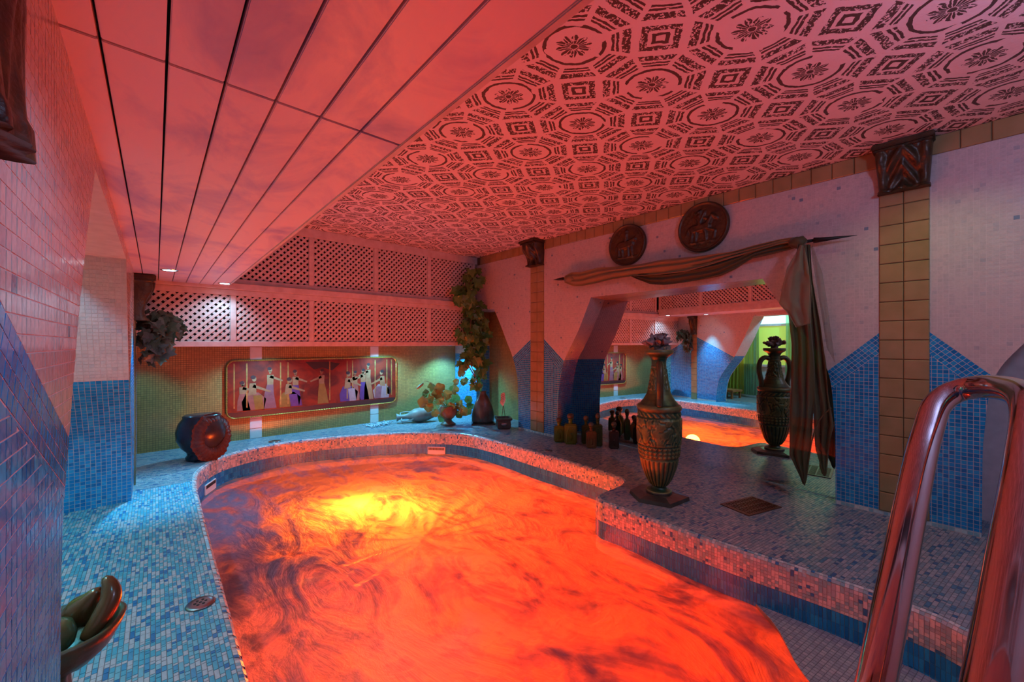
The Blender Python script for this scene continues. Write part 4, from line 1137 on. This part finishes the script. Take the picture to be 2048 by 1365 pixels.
# ------------------------------------------------------------------ bottles
M_BOT = {}
def glass(name, c, tr=.7):
    m = NT(name); m.b.inputs['Base Color'].default_value = c4(c); m.b.inputs['Roughness'].default_value = .15
    m.b.inputs['Transmission Weight'].default_value = tr; m.b.inputs['IOR'].default_value = 1.45
    return m.m
G_GREEN = glass('olive_green_glass', (.13, .20, .025), .3); G_AMB = glass('amber_brown_glass', (.22, .10, .035), .35); G_DK = glass('dark_brown_glass', (.05, .022, .014), .3); G_DG = glass('dark_green_glass', (.07, .11, .03), .4)
M_CORK = basic('dark_stopper', (.07, .06, .03), .4)
def bottle(x, y, w_, h, mat, label, rz, neck=.35):
    o = thing('glass_bottle', (x, y, .001), label, 'bottle', 'square stoppered bottles by the arch foot', rz=rz)
    hb = h * .66
    bm = bmesh.new(); V, F = box_data(-w_ / 2, w_ / 2, -w_ * .36, w_ * .36, 0, hb)
    vs = [bm.verts.new(v) for v in V]; [bm.faces.new([vs[i] for i in f]) for f in F]
    bmesh.ops.bevel(bm, geom=bm.edges[:], offset=w_ * .1, segments=3, affect='EDGES'); bmesh.ops.recalc_face_normals(bm, faces=bm.faces[:])
    me = D.meshes.new('body'); bm.to_mesh(me); bm.free(); me.materials.append(mat); nobj('body', me, o)
    V, F = lathe([(w_ * .2, hb - .004), (w_ * .17, hb + h * .04), (w_ * .16, hb + h * .12), (w_ * .22, hb + h * .13), (w_ * .22, hb + h * .16)], 18); pyd('neck', V, F, mat, o, True)
    V, F = lathe([(w_ * .16, hb + h * .155), (w_ * .27, hb + h * .2), (w_ * .29, hb + h * .26), (w_ * .2, hb + h * .32), (.001, h)], 18); pyd('stopper', V, F, M_CORK, o, True)
    # raised arched relief on the front and back
    for sgn in (-1, 1):
        yy = sgn * w_ * .365
        pts = [(-w_ * .3, yy, hb * .12), (-w_ * .3, yy, hb * .5), (-w_ * .2, yy, hb * .75), (0, yy, hb * .86), (w_ * .2, yy, hb * .75), (w_ * .3, yy, hb * .5), (w_ * .3, yy, hb * .12)]
        d = [tube(catmull(pts, .01), w_ * .035, 6)] + [tube([(-w_ * .28, yy, hb * .12), (w_ * .28, yy, hb * .12)], w_ * .035, 6), xf(lumpy(2, w_ * .12, w_ * .05, hb * .2, .3, 2, 3), T(0, yy, hb * .4))]
        pyd('relief', *merge(d), mat, o, True)
va = math.atan2(.66, .75)
bottle(*P(1118, 884, z=0)[:2], .105, .245, G_GREEN, 'small olive green square bottle, leftmost, by the pier foot', -.72)
bottle(*P(1141, 888, z=0)[:2], .125, .305, G_GREEN, 'larger olive green square bottle with arched relief, second from the pier', -.78)
bottle(3.12, 2.36, .095, .245, G_AMB, 'amber brown bottle standing in front of two dark green bottles', -.75)
bottle(3.22, 2.50, .09, .28, G_DG, 'dark green bottle half hidden behind the amber bottle', -.7)
bottle(3.225, 2.36, .085, .32, G_DG, 'tallest dark green bottle with round stopper', -.8)
bottle(3.26, 2.20, .09, .255, G_DK, 'dark brown bottle standing alone nearest the big vase', -.8)

# ------------------------------------------------------------------ things on the far deck
# dark urn on its side with a ruffled rust-coloured mouth
un = thing('fallen_urn', (.30, 4.38, 0), 'dark drum shaped urn with a ruffled rust red mouth, on the far left deck', 'urn', rz=0)
V, F = lathe([(.10, 0), (.125, .005), (.13, .03), (.115, .05), (.12, .075), (.165, .12), (.20, .19), (.205, .26), (.185, .33), (.15, .375), (.155, .39), (.14, .40), (.001, .40)], 40)
pyd('body', [(p[0] * .88, p[1] * .8, p[2] * .97) for p in V], F, M_URN, un, True)
# mouth: a pleated shallow funnel facing the pool
V, F = [], []; na, nr = 96, 20
for j in range(nr + 1):
    q = j / nr
    for i in range(na):
        a = 2 * PI * i / na; r = .03 + .168 * q
        rr = r * (1 + .02 * math.sin(a * 9 + 3 * q) + .03 * noise.noise(Vector((math.cos(a) * 3, math.sin(a) * 3, q * 4))))
        dpt = .05 * math.sin(min(1, q * 1.15) * PI) ** .7 + .007 * math.sin(a * 30 + q * 5 + 2 * noise.noise(Vector((a, q * 4, 0)))) * q - .11 * (1 - q) ** 3
        V.append((rr * math.cos(a) * .88, rr * math.sin(a) * 1.05, dpt))
for j in range(nr):
    for i in range(na): k = (i + 1) % na; F.append((j * na + i, j * na + k, (j + 1) * na + k, (j + 1) * na + i))
hol = lathe([(.034, -.112), (.001, -.106)], 24); hol = pyd('hollow', *hol, M_DARKB, None)
o = pyd('ruffled_mouth', V, F, M_RUST, un, True); o.location = (.062, -.092, .195)
o.rotation_euler = Vector((.55, -.85, .05)).to_track_quat('Z', 'Y').to_euler(); o['label'] = 'pleated rust red mouth with a dark hollow'; hol.parent = o
# amphora lying on its side
am = thing('lying_amphora', (2.42, 4.60, .0), 'pale grey amphora lying on its side, mouth towards the mural', 'amphora')
prof = [(.012, .52), (.03, .50), (.055, .46), (.082, .38), (.092, .30), (.085, .23), (.062, .18), (.036, .14), (.029, .10), (.028, .05), (.040, .02), (.052, .0), (.045, .0), (.025, .04)]
V, F = lathe(prof[::-1], 32, None, True)
Ma = T(-.17, .10, .075) @ Vector((.93, -.36, .06)).to_track_quat('Z', 'Y').to_matrix().to_4x4()
pyd('body', *xf((V, F), Ma), M_AMPH, am, True)
for s_ in (-1, 1):
    pts = [(s_ * .03, 0, .06), (s_ * .075, 0, .055), (s_ * .09, 0, .10), (s_ * .085, 0, .16), (s_ * .07, 0, .20)]
    pyd('handle', *xf(tube(catmull(pts, .01), .008, 8), Ma @ rot(.5, 'Z')), M_AMPH, am, True)
# glass beads spilling from the mouth
pp = []
ico = lumpy(1, 1, 1, 1, 0, 1, 0)
for k in range(130):
    t_ = R.random() ** .8; x = 2.20 - t_ * .30 + R.gauss(0, .02); y = 4.73 + R.gauss(0, .035 + .02 * t_); s_ = R.uniform(.007, .014)
    pp.append(xf(ico, T(x, y, s_ * .8 + R.random() * .03 * (1 - t_)) @ Matrix.Scale(s_, 4)))
o = pyd('glass_beads', *merge(pp), M_BEAD, None, True); meta(o, 'clear glass beads spilled on the deck before the amphora mouth', 'beads', kind='stuff')
# lotus-leaf plant in a footed pot
def leaf_round(r, seed, cup=.25):
    V, F = [(0, 0, 0)], []; n = 22
    for j in (1, 2, 3):
        for i in range(n):
            a = 2 * PI * i / n; q = j / 3
            rr = r * q * (1 + .08 * math.sin(a * 5 + seed)); nt = 1 - .35 * max(0, 1 - abs(a - PI) / .25) * q
            V.append((rr * nt * math.cos(a), rr * nt * math.sin(a), cup * r * q * q * (1 + .35 * math.sin(a * 3 + seed)) + .05 * r * abs(math.sin(a * 5.5)) * q))
    for i in range(n): F.append((0, 1 + i, 1 + (i + 1) % n))
    for j in range(2):
        for i in range(n): k = (i + 1) % n; F.append((1 + j * n + i, 1 + (j + 1) * n + i, 1 + (j + 1) * n + k, 1 + j * n + k))
    return V, F
pt = thing('potted_lotus', (2.70, 4.22, 0), 'artificial lotus with gold green leaves in a brown footed pot', 'plant')
V, F = lathe([(.085, 0), (.095, .01), (.075, .025), (.05, .045), (.045, .065), (.07, .085), (.10, .12), (.115, .165), (.112, .20), (.098, .225), (.105, .235), (.09, .235), (.085, .21)], 30, lambda a, z, r: .004 * math.sin(a * 10) if .08 < z < .21 else 0)
pyd('pot', V, F, M_POT, pt, True)
lms = []
for s_ in range(4):
    V, F = leaf_round(1, s_ * 1.7, .3); me = D.meshes.new('leaf'); me.from_pydata([tuple(v) for v in V], [], F); me.materials.append(M_LOTUS); me.shade_smooth(); lms.append(me)
base = Vector((2.70, 4.22, 0))
spots = [(848, 805, .055), (869, 812, .05), (893, 824, .062), (880, 778, .055), (866, 775, .05), (857, 798, .05), (921, 810, .05), (937, 800, .042), (908, 780, .05), (913, 765, .035), (924, 747, .042), (928, 765, .04), (895, 790, .05), (935, 822, .045), (913, 797, .05), (878, 800, .05), (903, 812, .04), (886, 836, .05), (870, 826, .04), (858, 815, .045), (928, 822, .05), (940, 812, .04), (918, 830, .04), (873, 790, .05), (900, 802, .05), (853, 788, .04)]
for k, (u, v, r) in enumerate(spots):
    p = P(u, v, Y=4.22 - .13 + .22 * ((k * 37) % 10) / 10)
    d = Vector((-FX, -FY, .15)) + Vector((R.gauss(0, .35), R.gauss(0, .35), R.gauss(0, .3)))
    o = D.objects.new('leaf', lms[k % 4]); COL.objects.link(o); o.parent = pt; o.location = p - base; r *= 1.25; o.scale = (r, r, r)
    o.rotation_euler = (d.to_track_quat('Z', 'Y') @ Matrix.Rotation(R.random() * 6, 3, 'Z').to_quaternion()).to_euler()
    pyd('stem', *tube([(0, 0, .2), (p - base) * .5 + Vector((0, 0, .16)), p - base], .003, 5), M_STEM, pt)
p = P(840, 773, Y=4.2) - base
pyd('bud', *xf(lathe([(.001, -.055), (.012, -.04), (.017, 0), (.012, .04), (.001, .055)], 12), Matrix.Translation(p) @ rot(.9, 'Y') @ rot(.2, 'X')), M_STEM, pt, True)
pyd('stem', *tube(catmull([(0, 0, .2), (.0, .0, .36), p + Vector((.10, 0, .05)), p + Vector((.03, 0, .03))], .02), .0025, 5), M_STEM, pt)
# tall dark flask
fl = thing('stoneware_flask', (3.06, 3.98, 0), 'tapering dark brown flask with short neck and square foot in the corner', 'flask')
V, F = lathe([(.105, .012), (.112, .04), (.113, .09), (.108, .15), (.095, .22), (.075, .28), (.052, .33), (.036, .355), (.031, .375), (.036, .395), (.028, .395), (.025, .37)], 36, lambda a, z, r: .003 * math.sin(a * 4 + z * 20) if z < .3 else 0)
pyd('body', [(p[0] * 1.22, p[1] * .85, p[2] * 1.03) for p in V], F, M_JAR, fl, True)
pyd('swirl', *tube(catmull([(-.06, -.055, .1), (-.05, -.05, .22), (.0, -.068, .25), (.03, -.075, .18), (-.01, -.084, .12)], .01), .006, 8), M_JAR, fl, True)
box('foot', (-.145, .145, -.105, .105, 0, .014), M_JAR, fl, .004); fl.rotation_euler = (0, 0, -.6)
# little square planter with a pale veined leaf
sp_ = thing('square_planter', (3.07, 3.60, 0), 'small dark square planter holding one pale veined leaf', 'planter', rz=-.55)
V, F = lathe([(.072, 0), (.090, .012), (.094, .05), (.088, .085), (.108, .095), (.110, .112), (.085, .112), (.08, .09)], 4, None)
pyd('pot', *xf((V, F), rot(PI / 4, 'Z')), M_JAR, sp_)
pyd('relief', *merge([xf(lumpy(2, .035, .008, .02, .4, 3, 6), T(0, -.062, .05))]), M_STEELD, sp_, True)
V, F = leaf_round(1, 2.2, .12); V = [(v[0] * .032, v[1] * .068, v[2] * .06) for v in V]
Ml = T(.0, 0, .30) @ Vector((-.7, -.7, .1)).to_track_quat('Z', 'Y').to_matrix().to_4x4()
M_PALE = basic('pale_pink_leaf', (.55, .38, .30), .5, col2=(.4, .25, .18), scale=60)
o = pyd('leaf', *xf((V, F), Ml), M_PALE, sp_, True); o['label'] = 'pale pinkish leaf with dark veins'
vv = []
for k in range(5):
    vv += [tube([Ml @ Vector((0, -.03 + k * .018, .008)), Ml @ Vector((s_ * .024, -.015 + k * .018, .014))], .0015, 4) for s_ in (-1, 1)]
pyd('vein', *merge(vv), M_JAR, sp_); sp_.scale = (1.2, 1.2, 1.15)
for s_ in (-.01, .012): pyd('stem', *tube(catmull([(s_ * 2, 0, .09), (s_, 0, .16), (0, 0, .245)], .02), .003, 5), M_JAR, sp_)

# ------------------------------------------------------------------ ivy
def ivy_leaf(seed):
    pts = [(0, 0), (.25, -.12), (.5, -.05), (.42, .22), (.55, .5), (.28, .5), (0, 1.0), (-.28, .5), (-.55, .5), (-.42, .22), (-.5, -.05), (-.25, -.12)]
    V = [(0, .32, .0)] + [(x, y, .10 * abs(x) * 2 - .12 * y * y + .03 * math.sin(seed + k)) for k, (x, y) in enumerate(pts)]
    n = len(pts); return V, [(0, 1 + i, 1 + (i + 1) % n) for i in range(n)]
def ivy(name, label, mat, blobs, count, size, seed, base):
    rr = random.Random(seed); root = thing(name, base, label, 'ivy'); mes = []
    for s_ in range(4):
        V, F = ivy_leaf(s_ * 2.1); me = D.meshes.new('leaf'); me.from_pydata(V, [], F); me.materials.append(mat); mes.append(me)
    tot = sum(b[3] ** 2 * b[4] for b in blobs)
    for b in blobs:
        for k in range(int(count * b[3] ** 2 * b[4] / tot)):
            a = rr.uniform(0, 2 * PI); q = rr.random() ** .45; zz = rr.uniform(-1, 1)
            p = Vector((b[0] + b[3] * q * math.cos(a) * math.sqrt(max(0, 1 - zz * zz * .6)), b[1] + b[3] * q * math.sin(a) * math.sqrt(max(0, 1 - zz * zz * .6)), b[2] + b[4] * zz))
            if p.x > XR - .02 and p.y < 4.2 and base[0] > 1: p.x = XR - .02 - rr.random() * .04
            if p.y > YLAT - .02 and p.z > .98: p.y = YLAT - .02 - rr.random() * .05
            if base[0] < 1 and p.x < XL + .03: p.x = XL + .03 + rr.random() * .03
            o = D.objects.new('leaf', rr.choice(mes)); COL.objects.link(o); o.parent = root; o.location = p - Vector(base)
            s_ = size * rr.uniform(.65, 1.25); o.scale = (s_, s_, s_)
            d = (p - Vector((b[0], b[1], b[2]))).normalized() * .7 + Vector((-.5, -.6, .3)) + Vector((rr.gauss(0, .4), rr.gauss(0, .4), rr.gauss(0, .3)))
            o.rotation_euler = (d.to_track_quat('Z', 'Y') @ Matrix.Rotation(PI + rr.gauss(0, .8), 3, 'Z').to_quaternion()).to_euler()
    vine = []
    for k in range(5):
        pts = [Vector((b[0] + rr.gauss(0, b[3] * .3), b[1] + rr.gauss(0, b[3] * .3), b[2])) - Vector(base) for b in blobs]
        vine.append(tube(catmull(pts, .04), .004, 5))
    pyd('vine', *merge(vine), M_POT, root)
ib = [(u, v, r, h) for u, v, r, h in ((945, 555, .12, .12), (930, 590, .14, .13), (948, 625, .12, .15), (940, 665, .14, .15), (965, 660, .10, .15), (950, 705, .13, .14), (965, 735, .09, .12), (930, 720, .08, .10), (955, 765, .06, .12), (940, 765, .035, .10))]
blobs = []
for u, v, r, h in ib:
    p = P(u, v, Y=4.05); blobs.append((min(p.x, 3.08), 4.05, p.z, r, h))
ivy('hanging_ivy', 'dark green ivy hanging in the far corner between lattice and right wall', M_IVY, blobs, 298, .098, 5, (3.0, 4.05, 1.6))
blobs = []
for u, v, r, h, yy in ((318, 640, .10, .07, 4.05), (340, 650, .09, .07, 4.05), (300, 665, .09, .08, 3.98), (318, 690, .08, .07, 3.98), (300, 712, .07, .05, 3.95)):
    p = P(u, v, Y=yy); blobs.append((p.x, yy, p.z, r, h))
ivy('hanging_ivy', 'greyish ivy clump hanging below the left wall bracket', M_IVYG, blobs, 150, .075, 11, (.05, 4.0, 1.2))

# ------------------------------------------------------------------ mural
mx0, mx1, mz0, mz1 = .535, 2.36, .235, .825
mu = thing('mural', (mx0, YB - .02, mz0), 'long red painted panel of draped figures with gilded rope edge on the brown wall', 'mural')
def rrect(x0, x1, z0, z1, r, n=6):
    out = []
    for cx, cz, a0 in ((x1 - r, z0 + r, -PI / 2), (x1 - r, z1 - r, 0), (x0 + r, z1 - r, PI / 2), (x0 + r, z0 + r, PI)):
        for k in range(n + 1): a = a0 + PI / 2 * k / n; out.append((cx + r * math.cos(a), cz + r * math.sin(a)))
    return out
W_, H_ = mx1 - mx0, mz1 - mz0
def paint(name, col, v=.3): return basic(name, col, .4, 0, v, 25)
def mural_mat():
    m = NT('painted_red_ground'); s = m.n('ShaderNodeSeparateXYZ'); m.t.links.new(m.co(), s.inputs[0])
    n1 = m.noise(5, 5, 1.5)
    c = m.mix(m.ma('MULTIPLY_ADD', n1, 3, -1.2, clamp=True), (.24, .020, .009, 1), (.05, .010, .009, 1))
    edge = m.ma('LESS_THAN', m.ma('ADD', s.outputs[2], m.ma('MULTIPLY', n1, .05)), .085)
    c = m.mix(edge, c, (.045, .02, .018, 1))
    m.put(m.b.inputs['Base Color'], c); m.b.inputs['Roughness'].default_value = .3; return m.m
M_MUR = mural_mat()
rr_ = rrect(0, W_, 0, H_, .075)
V = [(x, 0, z) for x, z in rr_] + [(x, .02, z) for x, z in rr_]; n = len(rr_)
pyd('panel', V, [tuple(range(n))] + [(i, n + i, n + (i + 1) % n, (i + 1) % n) for i in range(n)], M_MUR, mu)
M_GOLD = basic('gilded_rope', (.60, .36, .06), .3, .6, col2=(.35, .18, .03), scale=60)
bp = [Vector((x, -.002, z)) for x, z in rr_] + [Vector((rr_[0][0], -.002, rr_[0][1]))]
dense = [p for p in catmull(bp, .011)]
V, F = tube(dense, [(.0085 if i % 2 else .0055) for i in range(len(dense))], 6)
pyd('rope_edge', V, F, M_GOLD, mu)
SK = paint('ochre_skin', (.30, .13, .06)); PK = paint('pink_robe', (.28, .08, .06)); PU = paint('violet_robe', (.075, .03, .13)); OC = paint('ochre_robe', (.24, .10, .02)); MA = paint('mauve_robe', (.20, .075, .085)); DKH = paint('dark_hair', (.03, .015, .015)); WHB = paint('pale_robe', (.30, .19, .20))
def strokes(parts, mat, name='painted_figure', dy=-.0015):
    V, F = [], []
    for a in parts:
        pts = [(x, dy, z) for x, z in a]; n = len(V); V += pts; F.append(tuple(range(n, n + len(pts))))
    pyd(name, V, F, mat, mu)
def ell(cx, cz, rx, rz, n=14, tilt=0):
    return [(cx + rx * math.cos(2 * PI * k / n) * math.cos(tilt) - rz * math.sin(2 * PI * k / n) * math.sin(tilt), cz + rx * math.cos(2 * PI * k / n) * math.sin(tilt) + rz * math.sin(2 * PI * k / n) * math.cos(tilt)) for k in range(n)]
def limb(x0, z0, x1, z1, a, b):
    dx, dz = x1 - x0, z1 - z0; L = math.hypot(dx, dz); nx, nz = -dz / L, dx / L
    return [(x0 + nx * a, z0 + nz * a), (x1 + nx * b, z1 + nz * b), (x1 - nx * b, z1 - nz * b), (x0 - nx * a, z0 - nz * a)]
cols = [.035, .095, .265, .305, .545, .655, .69, .845, .93, .965]
for q in cols:
    x = q * W_; o = box('painted_column', (x - .006, x + .006, -.0016, -.0002, .1 + .0 * q, H_ - .03), basic('gold_paint', (.45, .25, .06), .35, .3, col2=(.2, .07, .03)), mu)
def stand(x, h, robe, lean=0, arm=1):
    b = .07
    strokes([[(x - .05 + lean * .2, b), (x + .07, b), (x + .045, b + h * .35), (x + .03 + lean, b + h * .62), (x - .025 + lean, b + h * .62), (x - .045, b + h * .35)]], robe)
    strokes([[(x - .028 + lean, b + h * .58), (x + .03 + lean, b + h * .58), (x + .034 + lean, b + h * .82), (x - .03 + lean, b + h * .82)], limb(x + lean, b + h * .78, x + arm * .12 + lean, b + h * .66, .014, .008), limb(x + lean, b + h * .85, x + lean, b + h * .9, .01, .01), ell(x + lean, b + h * .94, .018, .026)], SK, dy=-.0022)
    strokes([ell(x + lean - .006 * arm, b + h * .97, .02, .018)], DKH, dy=-.003)
def sit(x, h, robe, robe2, d=1):
    b = .07
    strokes([[(x - d * .09, b), (x + d * .10, b), (x + d * .12, b + h * .3), (x + d * .05, b + h * .5), (x - d * .06, b + h * .5), (x - d * .10, b + h * .25)]], robe)
    strokes([[(x + d * .02, b), (x + d * .10, b), (x + d * .08, b + h * .42), (x, b + h * .42)]], robe2, dy=-.002)
    strokes([[(x - d * .045, b + h * .42), (x + d * .03, b + h * .45), (x + d * .025, b + h * .78), (x - d * .03, b + h * .78)], limb(x, b + h * .7, x + d * .16, b + h * .5, .016, .009), ell(x + d * .01, b + h * .9, .02, .028)], SK, dy=-.0025)
    strokes([ell(x, b + h * .95, .024, .02)], DKH, dy=-.003)
stand(.075 * W_, .30, PK, .0, 1); sit(.125 * W_, .36, PK, OC, 1); stand(.205 * W_, .44, MA, .01, 1)
sit(.31 * W_, .32, OC, PU, 1); stand(.345 * W_, .40, PU, .0, 1); stand(.50 * W_, .40, OC, -.01, -1)
sit(.66 * W_, .36, PU, WHB, 1); stand(.705 * W_, .36, PK, 0, -1); stand(.795 * W_, .45, SK, .0, -1); stand(.765 * W_, .38, PU, -.01, -1)
sit(.895 * W_, .36, WHB, MA, -1); strokes([ell(.945 * W_, .16, .035, .05)], DKH)
strokes([[(.40 * W_, H_ - .03), (.45 * W_, H_ - .12), (.50 * W_, H_ - .10), (.56 * W_, H_ - .14), (.61 * W_, H_ - .06), (.55 * W_, H_ - .04)]], DKH, 'painted_canopy')

# ------------------------------------------------------------------ fruit bowl
BX, BY = -.175, 1.39
fb = thing('fruit_bowl', (BX, BY, 0), 'bronze green pedestal bowl holding fruit at the near left wall', 'bowl')
V, F = lathe([(.095, 0), (.10, .012), (.085, .03), (.05, .10), (.03, .20), (.028, .255), (.040, .272), (.080, .290), (.112, .320), (.128, .352), (.134, .372), (.126, .378), (.118, .368), (.10, .338), (.06, .308), (.001, .300)], 48, lambda a, z, r: .0025 * math.sin(a * 6))
pyd('bowl', V, F, M_BRONZE, fb, True)
def fruit(name, p, label, cat, data, mat=M_BRONZE, eul=(0, 0, 0)):
    o = thing(name, p, label, cat); o.rotation_euler = eul
    pyd('flesh', *data, mat, o, True); return o
M_FG = basic('green_bronze_fruit', (.03, .14, .06), .22, .15, scale=9, col2=(.07, .10, .04), coat=.3)
M_FB = basic('brown_bronze_fruit', (.07, .05, .022), .22, .2, scale=9, col2=(.10, .06, .02), coat=.3)
fb.scale = (.9, .9, .9)
o = fruit('apple', (BX - .005 + .0, BY - .030, .335), 'round glossy green fruit in the bowl', 'fruit', lathe([(.001, -.038), (.025, -.036), (.042, -.018), (.046, .004), (.038, .028), (.018, .038), (.002, .032)], 28), M_FG)
pyd('stem', *tube([(0, 0, .03), (.004, 0, .05)], .003, 6), M_FB, o)
o = fruit('pear', (BX + .045, BY + .042, .350), 'brown green pear leaning behind the round fruit', 'fruit', lathe([(.001, -.042), (.028, -.036), (.038, -.015), (.034, .008), (.022, .028), (.016, .045), (.008, .055), (.001, .056)], 24), M_FB, (.35, .55, 0))
pyd('stem', *tube([(0, 0, .052), (.003, .002, .07)], .003, 6), M_FB, o)
bp = catmull([(.052, -.048, .318), (.077, -.040, .350), (.094, -.026, .385), (.091, -.010, .415), (.082, .000, .430)], .008)
fruit('banana', (BX, BY, 0), 'curved banana standing up at the right of the bowl', 'fruit', tube(bp, [.004 + .017 * math.sin(PI * min(1, (i + .6) / len(bp) * 1.02)) ** .5 for i in range(len(bp))], 12), M_FB)
fruit('lemon', (BX - .075, BY - .060, .343), 'low oval fruit at the front of the bowl', 'fruit', lathe([(.001, -.038), (.012, -.032), (.026, -.012), (.027, .008), (.014, .030), (.001, .038)], 20), M_FB, (PI / 2, 0, 1.2))
fruit('plum', (BX - .065, BY + .03, .345), 'small dark plum at the left of the bowl', 'fruit', lumpy(3, .034, .034, .032, .05, 2, 1), M_FB)

# ------------------------------------------------------------------ handrail
hr = thing('handrail', (1.0, .0, .0), 'polished steel pool handrail bent in an inverted U, close to the camera', 'handrail')
def H(u, v, t):
    a = (u - 1024) / 800; b = (688 - v) / 800
    return Vector((t * (FX + FY * a), t * (FY - FX * a), 1 + t * b))
pts = [H(1712, 1560, .50), H(1752, 1365, .53), H(1800, 1120, .60), H(1838, 930, .67), H(1856, 860, .71), H(1873, 812, .74), H(1905, 786, .745), H(1950, 775, .72), H(2000, 776, .66), H(2045, 790, .58), H(2066, 830, .52), H(2058, 930, .47), H(2040, 1050, .43), H(2012, 1230, .385), H(1990, 1365, .355), H(1960, 1560, .32)]
pts = catmull(pts, .012)
r_ = .0200
M_ = Matrix.Translation((-1, 0, 0))
k2 = len(pts)
low = pts[0]; 
ext0 = pts[0] + (pts[0] - pts[6]).normalized() * .75; 
pyd('rail', *xf(tube(pts, r_, 24), M_), M_STEEL, hr, True)
